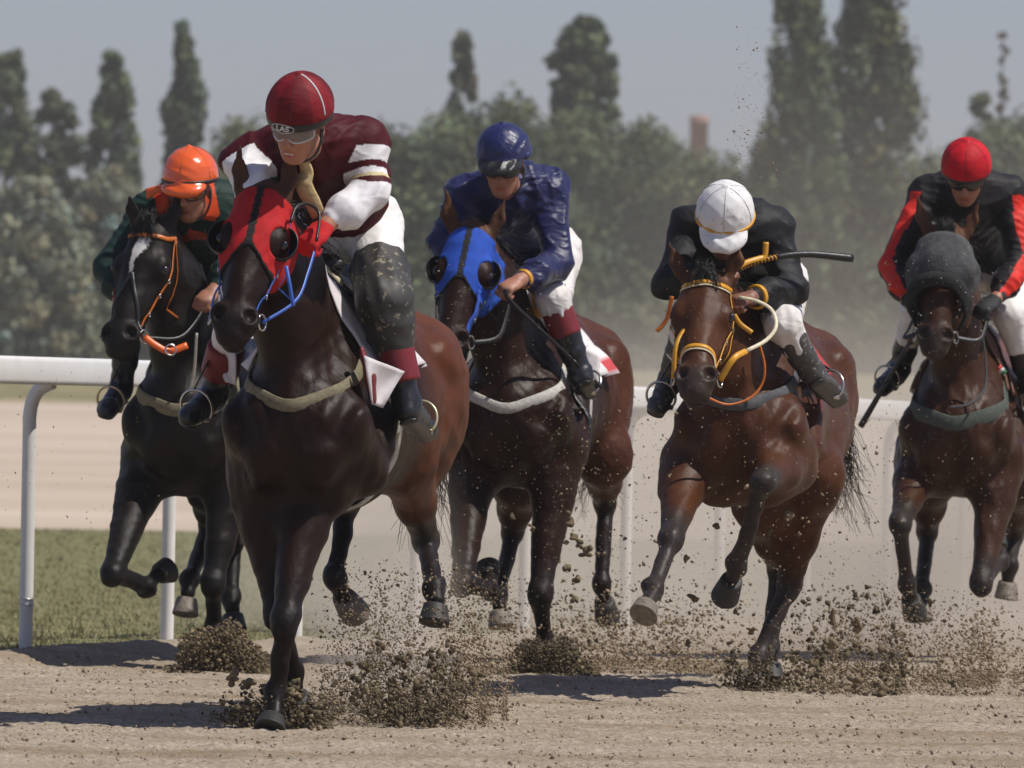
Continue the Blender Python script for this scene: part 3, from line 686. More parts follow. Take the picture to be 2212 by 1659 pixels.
def build_jockey(h, J):
    jp = h['jp']; O = h['O']
    root = tag(empty('person', O), J['label'], 'person', 'jockeys riding the racehorses')
    q_ = {k: jp(*v) for k, v in J['j'].items()}
    for k_, r_ in (('kneel', .10), ('kneer', .085), ('ankl', .075), ('ankr', .075), ('toel', .07), ('toer', .07)):   # legs lie outside the horse's flanks
        for _ in range(60):
            if h['B'].sample(q_[k_][None])[0] > r_: break
            if k_[-1] == 'l': w_ = q_[k_] + O - V(0, 0, CAMH); q_[k_] = w_ * (1 - .015 / w_[1]) + V(0, 0, CAMH) - O
            else: q_[k_] = q_[k_] - h['Lf'] * .012
    hc = q_['head']; fh = nrm(V(*J['face'])); uh = nrm(V(*J.get('headup', (0, .0, 1))) - fh * (V(*J.get('headup', (0, 0, 1))) @ fh)); lh = np.cross(uh, fh)   # lh: towards the person's left
    if lh @ V(1, 0, 0) < 0: lh = -lh
    HX = (lh, fh, uh); hp = lambda l, f, u: hc + lh * l + fh * f + uh * u
    sl, sr, nb, pv = q_['shl'], q_['shr'], q_['neck'], q_['pelvis']
    lat = nrm(sl - sr); a = nrm(nb - pv); nn = nrm(np.cross(lat, a)); lat = np.cross(a, nn)
    mid = pv * .5 + nb * .5 + V(*J.get('arch', (0, 0, .05)))
    sc = (sl + sr) / 2; TX = (lat, a, nn)
    def torso(E, g):
        E.add(ell(pv, (.15 + g, .12 + g, .12 + g), TX), .06)
        E.add(cap(pv, mid, .115 + g, .125 + g, nn, .8), .08); E.add(cap(mid, sc, .13 + g, .125 + g, nn, .78), .08)
        E.add(ell(sc * .75 + mid * .25, (.19 + g, .17 + g, .11 + g), TX), .07)
        for s in (sl, sr): E.add(cap(sc, s, .085 + g, .066 + g), .06)
    arms = []
    for sd_, s in (('l', sl), ('r', sr)): arms.append((s, q_['el' + sd_], q_['wr' + sd_], q_['kn' + sd_], sd_))
    legs = [(pv + lat * .085 * s - a * .03, q_['knee' + k], q_['ank' + k], q_['toe' + k], k) for k, s in (('l', 1), ('r', -1))]
    # --- the body, one continuous surface
    E = Field(); torso(E, -.012)
    E.add(cap(sc + a * .03, hp(0, -.02, -.07), .066, .055), .03)
    E.add(ell(hp(0, -.005, .03), (.073, .094, .085), HX), .02); E.add(ell(hp(0, .035, -.045), (.060, .060, .078), HX), .03)
    E.add(ell(hp(0, .058, -.098), (.032, .030, .022), HX), .025)
    E.add(ell(hp(0, .082, .018), (.050, .016, .013), HX), .012)
    E.add(cap(hp(0, .092, .004), hp(0, .113, -.034), .009, .0135), .012)
    for s in (1, -1):
        E.add(ell(hp(.013 * s, .100, -.040), (.009, .009, .007), HX), .006)
        E.add(ell(hp(.040 * s, .068, -.026), (.022, .018, .016), HX), .015)          # cheekbone
        E.add(ell(hp(.076 * s, -.008, -.012), (.010, .020, .031), HX), .008)          # ear
        E.sub(ell(hp(.031 * s, .096, -.002), (.016, .014, .009), HX), .008)
        E.add(ell(hp(.031 * s, .079, -.003), (.0125, .0125, .011), HX), .003)         # eye
    E.add(ell(hp(0, .091, -.066), (.023, .010, .0065), HX), .006); E.add(ell(hp(0, .088, -.079), (.020, .010, .0065), HX), .006)
    E.sub(ell(hp(0, .098, -.0725), (.020 if not J.get('grimace') else .024, .012, .0024 if not J.get('grimace') else .0042), HX), .003)
    for s, e, wr, kn, sd_ in arms:
        E.chain([(s, .050), (e, .039), (wr, .027)], .02)
        hand_prims(E, wr, kn, V(*J.get('palm' + sd_, (0, .6, -1))), side=V(0, -.3, 1))
    for hip, kn, an, to, k in legs:
        E.chain([(hip, .078), (kn, .054)], .03); E.chain([(kn, .052), (kn * .65 + an * .35, .053), (an, .036)], .02)
        E.chain([(an, .034), (an * .45 + to * .55, .026), (an * .25 + to * .75, .02)], .02)
    vs, q = E.mesh(.0055, 1)
    col = np.tile(np.array(J.get('skin', (.42, .19, .115))), (len(vs), 1))
    g = vs - hc; L_, F_, U_ = g @ lh, g @ fh, g @ uh
    lipm = (np.abs(U_ + .0725) < .010) & (F_ > .080) & (np.abs(L_) < .024); col[lipm] *= (.95, .62, .6)
    if J.get('grimace'): col[(np.abs(U_ + .0725) < .0035) & (F_ > .078) & (np.abs(L_) < .018)] = (.6, .55, .48)
    brow = (np.abs(U_ - .017) < .005) & (F_ > .07) & (np.abs(np.abs(L_) - .03) < .018); col[brow] = (.04, .022, .014)
    stub = (U_ < -.05) & (F_ > .02); col[stub] *= J.get('stubble', 1.)
    obj('body', mesh_np('person_body', vs, q, col=col), M['skin_attr'], root)
    # --- jacket
    E = Field()
    wt = pv * .62 + mid * .38
    E.add(cap(wt + nn * 0, mid, .125, .14, nn, .85), .06); E.add(ell(wt + a * .02, (.158, .075, .138), TX), .04)
    E.add(cap(mid, sc, .145, .135, nn, .82), .08); E.add(ell(sc * .75 + mid * .25, (.205, .18, .125), TX), .07)
    for s in (sl, sr): E.add(cap(sc, s, .098, .082), .06)
    E.add(cap(sc, nb + a * .0, .09, .066), .04)
    ET = Field(); ET.ops = list(E.ops); EA = Field()
    for s, e, wr, kn, sd_ in arms:
        d = nrm(wr - e); w1 = wr - d * J.get('cuff', .035)
        E.add(cap(s, e, .074, .061), .04); EA.add(cap(s, e, .074, .061), .02).add(cap(e, wr, .060, .044), .02); E.add(cap(e, e * .3 + w1 * .7, .063, .062), .025); E.add(cap(e * .3 + w1 * .7, w1, .060, .036), .02)
        E.add(cap(w1 - d * .004, w1 + d * .006, .034, .032), .006)
    f1, f2 = folds(J['seed'], J.get('wr', .009), 27), folds(J['seed'] + 9, J.get('wr', .009) * .5, 66)
    E.disp = lambda x, y, z: f1(x, y, z) + f2(x, y, z)
    vs, q = E.mesh(.0042, 2)
    info = dict(v=vs, lat=(vs - sc) @ lat, a=(vs - sc) @ a, n=(vs - sc) @ nn, arms=[])
    radv = np.zeros((len(vs), 3)); best = np.full(len(vs), 9.); which = np.zeros(len(vs), int); tpos = np.zeros(len(vs))
    for i, (s, e, wr, kn, sd_) in enumerate(arms):
        L1, L2 = np.linalg.norm(e - s), np.linalg.norm(wr - e)
        for p0, p1, o_, L in ((s, e, 0, L1), (e, wr, L1, L2)):
            t = np.clip(((vs - p0) @ (p1 - p0)) / L ** 2, 0, 1); e_ = vs - p0 - t[:, None] * (p1 - p0); d = np.linalg.norm(e_, axis=1)
            m = d < best; radv[m] = e_[m] / (d[m, None] + 1e-6); best[m] = d[m]; which[m] = i + 1; tpos[m] = (o_ + t[m] * L) / (L1 + L2)
    which[(ET.eval(vs) < EA.eval(vs) - J.get('armgrow', .02)) | (tpos < .07)] = 0
    info['rad'] = radv; col = J['jacket'](vs, which, tpos, info)
    jk = obj('jacket', mesh_np('jacket', vs, q, col=col), M[J.get('jmat', 'cloth_attr')], root)
    # --- breeches
    E = Field(); E.add(ell(pv, (.152, .13, .132), TX), .06); E.add(cap(pv, pv * .75 + mid * .25, .135, .12, nn, .85), .05)
    for hip, kn, an, to, k in legs:
        E.add(cap(hip, kn, .104, .074), .05); E.add(cap(kn, kn * .55 + an * .45, .068, .058), .02)
    f1, f2 = folds(J['seed'] + 3, J.get('bwr', .004), 40), folds(J['seed'] + 4, J.get('bwr', .004) * .5, 95); E.disp = lambda x, y, z: f1(x, y, z) + f2(x, y, z)
    vs, q = E.mesh(.007, 1); br = obj('breeches', mesh_np('breeches', vs, q), M[J.get('bmat', 'breeches')], root)
    # --- boots
    for hip, kn, an, to, k in legs:
        E = Field(); b0 = kn * (1 - J.get('bootat', .35)) + an * J.get('bootat', .35); d = nrm(an - kn)
        E.add(cap(b0, kn * .3 + an * .7, .063, .052), .02); E.add(cap(kn * .3 + an * .7, an, .052, .044), .02)
        f = nrm(to - an); upv = nrm(-d - f * (-d @ f)); heel = an + d * .045 - f * .03
        E.add(cap(an + d * .012, heel, .042, .036), .02); E.add(cap(heel + f * .03, to - f * .03, .037, .033, upv, .85), .025); E.add(cap(an, to * .55 + an * .45, .042, .036), .03)
        E.add(cap(to - f * .05, to - f * .012, .042, .036, upv, .85), .02)
        so = Field()
        f1 = folds(J['seed'] + 5, .003, 70); E.disp = f1
        vs, q = E.mesh(.006, 1); bo = obj('boot', mesh_np('boot', vs, q), M[J.get('boot', 'boot')], root)
        so.add(cap(heel + d * .034, to - upv * .026, .018, .016, upv, .5), .01); lw = nrm(np.cross(f, upv))
        so = Field(); so.add(cap(heel - upv * .036 + lw * .012, to - f * .02 - upv * .027 + lw * .012, .024, .024, upv, .3), .01); so.add(cap(heel - upv * .036 - lw * .012, to - f * .02 - upv * .027 - lw * .012, .024, .024, upv, .3), .01)
        vs, q = so.mesh(.005, 1); obj('sole', mesh_np('sole', vs, q), M['black_plastic'], bo)
        if 'band' in J:                              # coloured top of the boot
            E = Field(); E.add(cap(b0 - d * J['band'][1], b0 + d * J['band'][2], .0665, .0655), .01); E.cut(half(b0 - d * J['band'][1], -d)); E.cut(half(b0 + d * J['band'][2], d))
            vs, q = E.mesh(.006, 1); obj('boot_top', mesh_np('boot_top', vs, q), M[J['band'][0]], bo)
        if 'chap' in J and k == 'l':
            c0, c1 = J['chap']; E = Field(); p0 = hip + (kn - hip) * c0; p1 = kn + (an - kn) * c1; th = nrm(kn - hip)
            E.add(cap(p0, kn + d * .02, .105, .094), .04); E.add(cap(kn + d * .02, kn + d * .10, .094, .082), .04); E.add(cap(kn + d * .1, p1, .082, .060), .03); E.cut(half(p0, -th), .01)
            E.disp = folds(J['seed'] + 6, .004, 50); vs, q = E.mesh(.007, 1); obj('knee_guard', mesh_np('knee_guard', vs, q), M['chaps'], br)
    # --- gloves
    for s, e, wr, kn, sd_ in arms:
        gm = J.get('glove')
        if gm:
            E = Field(); hand_prims(E, wr, kn, V(*J.get('palm' + sd_, (0, .6, -1))), grow=.005, side=V(0, -.3, 1))
            d = nrm(kn - wr); E.cut(half(wr - d * .045, -d)); vs, q = E.mesh(.0042, 1)
            go = obj('glove', mesh_np('glove', vs, q), M[gm], root)
            if J.get('cuffring'):
                for o_ in (-.036, -.026): v, f = torus(wr + d * o_, d, .0305, .0028, 24, 6); obj('cuff_stripe', mesh_np('cuff_stripe', v, f), M['white_print'], go)
        if 'wband' in J:
            d = nrm(wr - e)
            for o_ in J['wband'][1]:
                E = Field(); c = wr + d * o_; E.add(cap(c - d * .011, c + d * .011, J['wband'][2]), .005); E.cut(half(c - d * .011, -d), .003); E.cut(half(c + d * .011, d), .003)
                vs, q = E.mesh(.004, 1); obj('wrist_band', mesh_np('wrist_band', vs, q), M[J['wband'][0]], jk)
    # --- helmet
    hu = J.get('helm', {}); r = V(*hu.get('r', (.112, .137, .122))); c = hp(0, -.004, hu.get('up', .046)); tl = hu.get('tilt', .10)
    rim = nrm(uh - fh * tl)
    E = Field(); E.add(ell(c, r, HX)); E.cut(half(c - uh * hu.get('low', .028), -rim), .012)
    if hu.get('peak'):
        pk = hu['peak']; pc = c + fh * .072 - uh * (hu.get('low', .028) - .012)
        E.add(ell(pc + fh * .03 - uh * .012, (.092, .055 + pk, .034), (lh, nrm(fh - uh * .28), nrm(uh + fh * .28))), .012)
        E.sub(ell(pc + fh * .02 - uh * .040, (.088, .052 + pk, .032), (lh, nrm(fh - uh * .28), nrm(uh + fh * .28))), .006)
    if hu.get('pom', True): E.add(ell(c + uh * r[2], (.014, .014, .008), HX), .006)
    f1 = folds(J['seed'] + 7, hu.get('wr', .0015), 60); f2 = folds(J['seed'] + 8, hu.get('wr', .0015) * .7, 160)
    E.disp = lambda x, y, z: f1(x, y, z) * np.clip(.4 + ((x - c[0]) * uh[0] + (y - c[1]) * uh[1] + (z - c[2]) * uh[2] < .06), .3, 1.2) + .3 * f2(x, y, z)
    vs, q = E.mesh(.0045, 1); g = vs - c; ang_ = np.arctan2(g @ lh, g @ fh); up_ = g @ uh
    col = np.tile(np.array(hu['col']), (len(vs), 1))
    if 'alt' in hu: col[(np.floor((ang_ + hu.get('rot', 0)) / (math.pi / 3)).astype(int) % 2) == 0] = np.array(hu['alt'])
    if 'peakcol' in hu: m = ((g @ fh) > .098) & (up_ < .0) & ((g @ rim) < -.012 + hu.get('pko', 0)); col[m] = np.array(hu['peakcol'])
    he_ = obj('helmet', mesh_np('helmet', vs, q, col=col), M[hu.get('mat', 'cloth_attr')], root)
    for i in range(6):                                # seams of the cap cover
        al = hu.get('rot', 0) + i * math.pi / 3; b = np.linspace(.03, 1.45 if False else 1.52, 22); dr = lh * math.sin(al) + fh * math.cos(al)
        if hu.get('seams', True) and (dr @ V(0, -1, 0) > -.6):
            rr = 1 / math.sqrt((math.sin(al) / r[0]) ** 2 + (math.cos(al) / r[1]) ** 2)
            pts = [c + dr * rr * math.sin(x) * 1.004 + uh * r[2] * math.cos(x) * 1.004 for x in b]; pts = [p for p in pts if (p - c) @ rim > -.02]
            v, f = tube(pts, .0011 if i not in hu.get('pipe', ()) else .0034, 6); obj('seam', mesh_np('seam', v, f), M[hu.get('seammat', 'seam_dark') if i not in hu.get('pipe', ()) else 'white_print'], he_)
    if 'ring' in hu:
        pts = []; a_ = np.linspace(-2.4, 2.4, 50)
        for x in a_:
            dr = lh * math.sin(x) + fh * math.cos(x); rr = 1 / math.sqrt((math.sin(x) / r[0]) ** 2 + (math.cos(x) / r[1]) ** 2)
            hgt = hu['ring'][1] + tl * (dr @ fh) * rr; k = math.sqrt(max(.1, 1 - (hgt / r[2]) ** 2)); pts.append(c + dr * rr * k * 1.008 + uh * hgt)
        v, f = ribbon(pts, [nrm(p - c) for p in pts], hu['ring'][2], .005); obj('helmet_band', mesh_np('helmet_band', v, f), M[hu['ring'][0]], he_)
    if 'shell' in hu:                                 # uncovered black edge of the skull cap
        E = Field(); E.add(ell(c - uh * .004, r * .985, HX)); E.cut(half(c - uh * (hu.get('low', .028) - .006), rim)); E.cut(half(c - uh * (hu.get('low', .028) + hu['shell']), -rim), .006)
        E.sub(ell(c - uh * .02, r * .86, HX)); vs, q = E.mesh(.0045, 1); sh = obj('helmet_shell', mesh_np('helmet_shell', vs, q), M['black_plastic'], he_)
        if 'logo' in hu:
            cu = bpy.data.curves.new('logo', 'FONT'); cu.body = hu['logo']; cu.size = .030; cu.align_x = 'CENTER'; cu.align_y = 'CENTER'; cu.extrude = .0012; cu.shear = .2; cu.offset = .0008
            to_ = bpy.data.objects.new('logo', cu); COL.objects.link(to_); bpy.context.view_layer.update()
            me = bpy.data.meshes.new_from_object(to_.evaluated_get(bpy.context.evaluated_depsgraph_get())); bpy.data.objects.remove(to_)
            n = len(me.vertices); vv = np.zeros(n * 3, np.float32); me.vertices.foreach_get('co', vv); vv = vv.reshape(-1, 3)
            al0 = hu.get('logoang', 0); hh = -(hu.get('low', .028) + hu['shell'] * .45)
            def put(p):
                x = al0 + p[:, 0] / .125; dr = np.sin(x)[:, None] * lh + np.cos(x)[:, None] * fh
                rr = .985 / np.sqrt((np.sin(x) / r[0]) ** 2 + (np.cos(x) / r[1]) ** 2); hgt = hh + p[:, 1] + tl * np.cos(x) * rr
                k = np.sqrt(np.clip(1 - (hgt / r[2]) ** 2, .1, 1)); return c + dr * (rr * k + .0015 + p[:, 2])[:, None] + uh * hgt[:, None]
            me.vertices.foreach_set('co', put(vv).astype(np.float32).ravel()); me.update(); obj('logo_lettering', me, M['white_print'], sh)
            a_ = np.linspace(0, 2 * math.pi, 40, endpoint=False); v, f = tube(put(np.c_[np.cos(a_) * .042, np.sin(a_) * .017, a_ * 0]), .0014, 6, closed=True); obj('logo_oval', mesh_np('logo_oval', v, f), M['white_print'], sh)
    # chin strap
    for s in (1, -1):
        pts = spline([hp(.088 * s, .01, .0), hp(.084 * s, .018, -.05), hp(.060 * s, .035, -.10), hp(.0, .055, -.127)], 14)
        v, f = ribbon(pts, [nrm(p - hp(0, .0, -.03)) for p in pts], .016, .004); obj('chin_strap', mesh_np('chin_strap', v, f), M['black_leather'], he_)
    # goggles
    if 'goggles' in J:
        gm, fm = J['goggles']; nu, nv = 26, 9; G = np.zeros((nv, nu, 3)); rimp = [[], []]
        for i in range(nv):
            for j in range(nu):
                x = -1.15 + 2.3 * j / (nu - 1); b = i / (nv - 1); notch = .016 * math.exp(-(x / .22) ** 2)
                lo_, hi_ = -.026 + notch + .008 * x * x, .022 - .004 * x * x; u_ = lo_ + (hi_ - lo_) * b
                bul = .006 * math.sin(math.pi * b); G[i, j] = hp(math.sin(x) * (.080 + bul), .012 + math.cos(x) * (.094 + bul), u_)
        v, f = sheet(G, .003); go = obj('goggles', mesh_np('goggles', v, f), M[gm], root)
        ring_ = list(G[0]) + list(G[:, -1]) + list(G[-1][::-1]) + list(G[::-1, 0]); ring_ = [p for k_, p in enumerate(ring_) if k_ == 0 or np.linalg.norm(p - ring_[k_ - 1]) > 1e-4][:-1]
        v, f = tube(ring_, .0036, 6, closed=True); obj('goggle_frame', mesh_np('goggle_frame', v, f), M[fm], go)
    q_.update(root=root, hp=hp, arms=arms, a=a, nn=nn, lat=lat, sc=sc, jk=jk, he=he_, c=c, r=r, HX=HX, legs=legs, torso=torso); return q_
M['skin_attr'] = pmat('skin_tone', attr=True, rough=.5, var=.10, vscale=50, bump=.08, bscale=400, spec=.4)
M['seam_dark'] = pmat('cap_seam', (.05, .01, .012), .8)
M['seam_grey'] = pmat('cap_seam_grey', (.35, .34, .33), .8)
M['seam_orange'] = pmat('cap_seam_orange', (.4, .08, .01), .6)

def whip(label, h, pts, radii, mats):
    """jockey's whip: shaft in sections (start, end, material)"""
    p = spline(pts, 40); o = h['O']; r = np.interp(np.linspace(0, 1, 40), *zip(*radii))
    root = None
    for i, (a, b, mt, nm) in enumerate(mats):
        s = slice(int(a * 39), int(b * 39) + 1); v, f = tube(p[s], r[s], 10)
        if root is None: root = tag(empty('whip', o + p[0]), label, 'whip'); root_o = p[0]
        obj(nm, mesh_np(nm, v - root_o, f), M[mt], root)
    return root, p - root_o, r
M['scarf'] = pmat('cream_scarf', (.45, .34, .17), .6, var=.2, vscale=30, bump=.4, bscale=60)
M['orange_cloth'] = pmat('orange_ribbon', (.75, .12, .012), .5)
M['blue_cloth'] = pmat('blue_tab', (.018, .075, .42), .7, bump=.3, bscale=400)
M['red_cloth'] = pmat('red_stripe', (.62, .03, .012), .55, var=.1)
M['maroon_web'] = pmat('maroon_webbing', (.13, .03, .03), .75, var=.2)

# ------------------------------------------------------------------ the five runners
WHITE = (.74, .73, .74)
MAROON = (.060, .004, .008)
HORSES = {}
HORSES['lead'] = dict(label='dark bay horse in red blinker hood, leading the race', Yw=30.56, yaw=11, uc=632, dz=-.02, seed=11,
    poll=(568, 392, .55), lip=(494, 716, .83), face=(-.14, -1, .15), ears=((522, 356, .50), (620, 363, .50)), hood=True,
    LF=((616, 1345, .50), (597, 1500, .44), (590, 1545, .50), (580, 1585, .58)), LFe=(668, 1045, .22),
    RF=((601, 1322, .30), (632, 1452, .12), (638, 1492, .10), (645, 1530, .08)), RFe=(562, 1050, .18),
    LH=((868, 985, -.72), (920, 1165, -1.2), (938, 1270, -.93), (942, 1298, -.88), (938, 1340, -.84)),
    RH=((735, 985, -.70), (748, 1095, -1.12), (724, 1248, -.92), (740, 1285, -.96), (768, 1330, -1.04)), RHh='hoof',
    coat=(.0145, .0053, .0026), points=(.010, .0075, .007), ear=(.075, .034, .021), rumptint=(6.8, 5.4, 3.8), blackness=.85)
HORSES['orange'] = dict(label='black horse with a small white star and orange browband, near the rail', Yw=36.5, yaw=9, uc=392, dz=-.05, seed=12,
    poll=(321, 468, .55), lip=(240, 748, .80), face=(-.40, -1, .15), ears=((278, 402, .50), (377, 418, .50)), star=True,
    LF=((459, 1264, .42), (463, 1352, .30), (468, 1378, .36), (478, 1418, .44)),
    RF=((243, 1240, .62), (318, 1270, .36), (338, 1242, .28), (380, 1222, .18)),
    LH=((545, 1050, -.7), (505, 1165, -1.15), (500, 1290, -1.0), (503, 1320, -.95), (506, 1365, -.9)),
    RH=((460, 1040, -.55), (455, 1135, -.95), (412, 1250, -.55), (405, 1285, -.50), (398, 1350, -.44)), RHh='hoof',
    ear=(.022, .016, .014), coat=(.0095, .0066, .0055), points=(.008, .007, .0065), blackness=.8)
HORSES['blue'] = dict(label='dark brown horse in blue blinker hood, running behind the leader', Yw=37.1, yaw=9, uc=1098, dz=.0, seed=13, coatmat='coat_dirty',
    poll=(1018, 480, .55), lip=(960, 758, .82), face=(-.16, -1, .12), ears=((966, 420, .50), (1086, 438, .50)), hood=True,
    LF=((1167, 1285, .44), (1176, 1388, .34), (1180, 1415, .40), (1186, 1460, .48)),
    RF=((1000, 1262, .62), (1058, 1276, .36), (1060, 1248, .28), (1048, 1212, .18)),
    LH=((1305, 985, -.75), (1308, 1085, -1.15), (1300, 1262, -1.0), (1304, 1290, -1.03), (1314, 1345, -1.08)),
    RH=((1120, 1030, -.6), (1108, 1150, -.95), (1076, 1282, -.58), (1078, 1312, -.54), (1086, 1375, -.48)), RHh='hoof',
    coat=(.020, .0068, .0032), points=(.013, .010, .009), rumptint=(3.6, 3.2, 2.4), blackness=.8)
HORSES['white'] = dict(label='bay horse in a yellow bridle with yellow noseband', Yw=34.36, yaw=8, uc=1597, dz=-.02, seed=14, coatmat='coat_dirty',
    poll=(1525, 574, .60), lip=(1499, 832, .97), face=(-.10, -1, .10), ears=((1449, 533, .56), (1600, 534, .56)), arch=.0,
    RF=((1450, 1165, .72), (1411, 1272, .92), (1400, 1300, 1.0), (1381, 1345, 1.1)), RFh='hoof',
    LF=((1648, 1042, .74), (1592, 1222, .50), (1584, 1246, .44), (1566, 1290, .38)), RFe=(1487, 1000, .24), LFe=(1690, 1000, .25),
    LH=((1757, 1030, -.50), (1706, 1258, -.80), (1640, 1420, -.70), (1630, 1448, -.64), (1616, 1500, -.56)), LHh='hoof',
    RH=((1650, 1085, -.55), (1684, 1225, -.92), (1664, 1395, -.86), (1664, 1425, -.82), (1664, 1465, -.78)),
    coat=(.066, .0235, .0098), points=(.030, .026, .024), blackness=.92, tail=(.16, .05), rumptint=(1.1, 1.05, 1.0))
HORSES['red'] = dict(label='brown horse with grey fleece band over its face, last in the field', Yw=39.8, yaw=8, uc=2066, dz=-.04, seed=15, coatmat='coat_dirty',
    poll=(2045, 484, .55), lip=(2016, 752, .78), face=(-.10, -1, .12), ears=((1990, 448, .50), (2107, 452, .50)),
    RF=((1945, 1132, .66), (1959, 1262, .52), (1966, 1286, .46), (1978, 1332, .40)),
    LF=((2119, 1262, .50), (2162, 1212, .22), (2160, 1190, .16), (2148, 1166, .10)),
    LH=((2190, 1035, -.6), (2192, 1155, -1.05), (2181, 1222, -.85), (2178, 1250, -.84), (2172, 1305, -.82)), LHh='hoof',
    RH=((2010, 1030, -.55), (2003, 1150, -.9), (1992, 1270, -.55), (1991, 1300, -.5), (1990, 1355, -.44)), RHh='hoof',
    coat=(.041, .0155, .0070), points=(.026, .022, .019), blackness=.9)

def j_lead(vs, w, t, i):
    col = np.tile(np.array(MAROON), (len(vs), 1)); arm = (w > 0) & (t > .13); arm = (w > 0) & (t > .10); col[arm] = WHITE
    band = arm & (w == 1) & (((t > .225) & (t < .285)) | ((t > .365) & (t < .43))); col[band] = MAROON
    col[arm & (w == 1) & (t > .335) & (t < .365)] = (.60, .50, .28)
    return col
def j_orange(vs, w, t, i):
    col = np.tile(np.array((.010, .028, .022)), (len(vs), 1)); z = vs[:, 2]; fr = (w == 0)
    ch = np.floor((i['a'] + .9 * np.abs(i['lat']) + .0) / .075).astype(int) % 2 == 0
    col[fr & ch & (np.abs(i['lat']) < .13) & (vs[:, 1] < np.median(vs[:, 1]))] = (.52, .055, .012); return col
def j_blue(vs, w, t, i): return np.tile(np.array((.009, .012, .066)), (len(vs), 1))
def j_white(vs, w, t, i): return np.tile(np.array((.010, .010, .012)), (len(vs), 1))
def j_red(vs, w, t, i):
    col = np.tile(np.array((.011, .010, .012)), (len(vs), 1)); side = np.where(w == 1, 1, -1)
    for sgn, k in ((1, 1), (-1, 2)):
        o = nrm(V(.62 * sgn, -.75, .15)); m = (w == k) & (i['rad'] @ o > .78 + .035 * np.sign(np.sin(t * 17))) & (t > .04); col[m] = (.60, .022, .012)
    return col
JOCKEYS = {}
JOCKEYS['lead'] = dict(label='jockey in maroon cap, maroon and white silks and red gloves on the leading horse', seed=21, face=(-.42, -.85, -.42), headup=(.16, 0, 1), grimace=True,
    j=dict(head=(648, 268, .58), neck=(715, 318, .28), shl=(788, 308, .30), shr=(532, 350, .32), pelvis=(752, 482, -.22),
           ell=(802, 415, .36), wrl=(706, 486, .46), knl=(668, 524, .50), elr=(552, 412, .46), wrr=(578, 470, .52), knr=(600, 500, .54),
           kneel=(828, 640, .14), ankl=(878, 868, -.42), toel=(925, 935, -.20), kneer=(520, 640, .00), ankr=(462, 850, -.25), toer=(405, 905, -.05)),
    jacket=j_lead, glove='red_knit', cuffring=True, goggles=('lens_clear', 'goggle_white'), chap=(.60, .62), band=('maroon_band', .07, .05), bootat=.68, wr=.010,
    helm=dict(col=(.20, .010, .016), alt=(.125, .006, .010), rot=.22, shell=.024, logo='LAS', pipe=(1,), low=.016, up=.056, tilt=.02, logoang=-.05, r=(.112, .132, .126)))
JOCKEYS['orange'] = dict(label='jockey in orange cap and green and orange silks beside the rail', seed=22, face=(-.25, -1, -.25), skin=(.34, .15, .09), stubble=.85,
    j=dict(head=(412, 410, .42), neck=(432, 462, .22), shl=(488, 440, .18), shr=(320, 462, .24), pelvis=(462, 560, -.36),
           ell=(510, 560, .30), wrl=(462, 630, .50), knl=(440, 648, .56), elr=(236, 578, .40), wrr=(268, 650, .56), knr=(292, 655, .60),
           kneel=(500, 650, .10), ankl=(545, 830, -.30), toel=(560, 895, -.10), kneer=(290, 640, .0), ankr=(262, 835, -.28), toer=(228, 890, -.06)),
    jacket=j_orange, goggles=('lens_amber', 'black_plastic'), bmat='breeches_dusty', bootat=.3, boot='navy_boot',
    helm=dict(col=(.74, .105, .010), mat='orange_shell', peak=.014, up=.055, ring=('black_leather', -.012, .016), seammat='seam_orange', low=.026, tilt=.08, wr=.003))
JOCKEYS['blue'] = dict(label='jockey in shiny navy satin silks and navy cap with a red boot top', seed=23, face=(-.16, -1, -.30), skin=(.36, .16, .10),
    j=dict(head=(1088, 358, .42), neck=(1120, 420, .22), shl=(1186, 408, .16), shr=(1003, 424, .22), pelvis=(1160, 545, -.38),
           ell=(1205, 570, .30), wrl=(1122, 607, .54), knl=(1094, 622, .60), elr=(958, 520, .36), wrr=(1010, 606, .55), knr=(1035, 622, .60),
           kneel=(1195, 648, .12), ankl=(1254, 805, -.28), toel=(1276, 848, -.08), kneer=(1010, 650, .0), ankr=(968, 820, -.28), toer=(950, 868, -.08)),
    jacket=j_blue, jmat='satin', goggles=('lens_dark', 'black_plastic'), bmat='breeches_dusty', bwr=.007, wband=('yellow_leather', (-.035,), .041), bootat=.50, band=('maroon_band', .115, .0), wr=.012,
    helm=dict(col=(.012, .016, .08), mat='satin_cap', peak=.038, peakcol=(.012, .012, .013), pko=.0, seams=False, up=.058, low=.024, tilt=.10, wr=.006, r=(.116, .138, .120)))
JOCKEYS['white'] = dict(label='jockey in white cap with yellow band and black silks, head bowed', seed=24, face=(-.05, -.80, -.60), headup=(0, -.6, .8), skin=(.2, .09, .06),
    j=dict(head=(1566, 482, .48), neck=(1580, 505, .26), shl=(1668, 498, .18), shr=(1492, 492, .22), pelvis=(1640, 610, -.38),
           ell=(1712, 628, .28), wrl=(1624, 643, .52), knl=(1598, 648, .58), elr=(1447, 612, .34), wrr=(1540, 606, .44), knr=(1568, 592, .48),
           kneel=(1690, 700, .16), ankl=(1752, 800, -.22), toel=(1812, 862, -.02), kneer=(1490, 700, .0), ankr=(1448, 822, -.25), toer=(1418, 885, -.02)),
    jacket=j_white, jmat='cloth_dusty', bmat='breeches_dusty', bwr=.006, wband=('yellow_leather', (-.035, -.075), .048), bootat=.30, boot='boot_dusty', cuff=.02,
    helm=dict(col=(.68, .67, .66), mat='white_cap', peak=.034, ring=('yellow_leather', -.014, .016), seammat='seam_grey', low=.030, tilt=.08, wr=.003, r=(.112, .132, .122)))
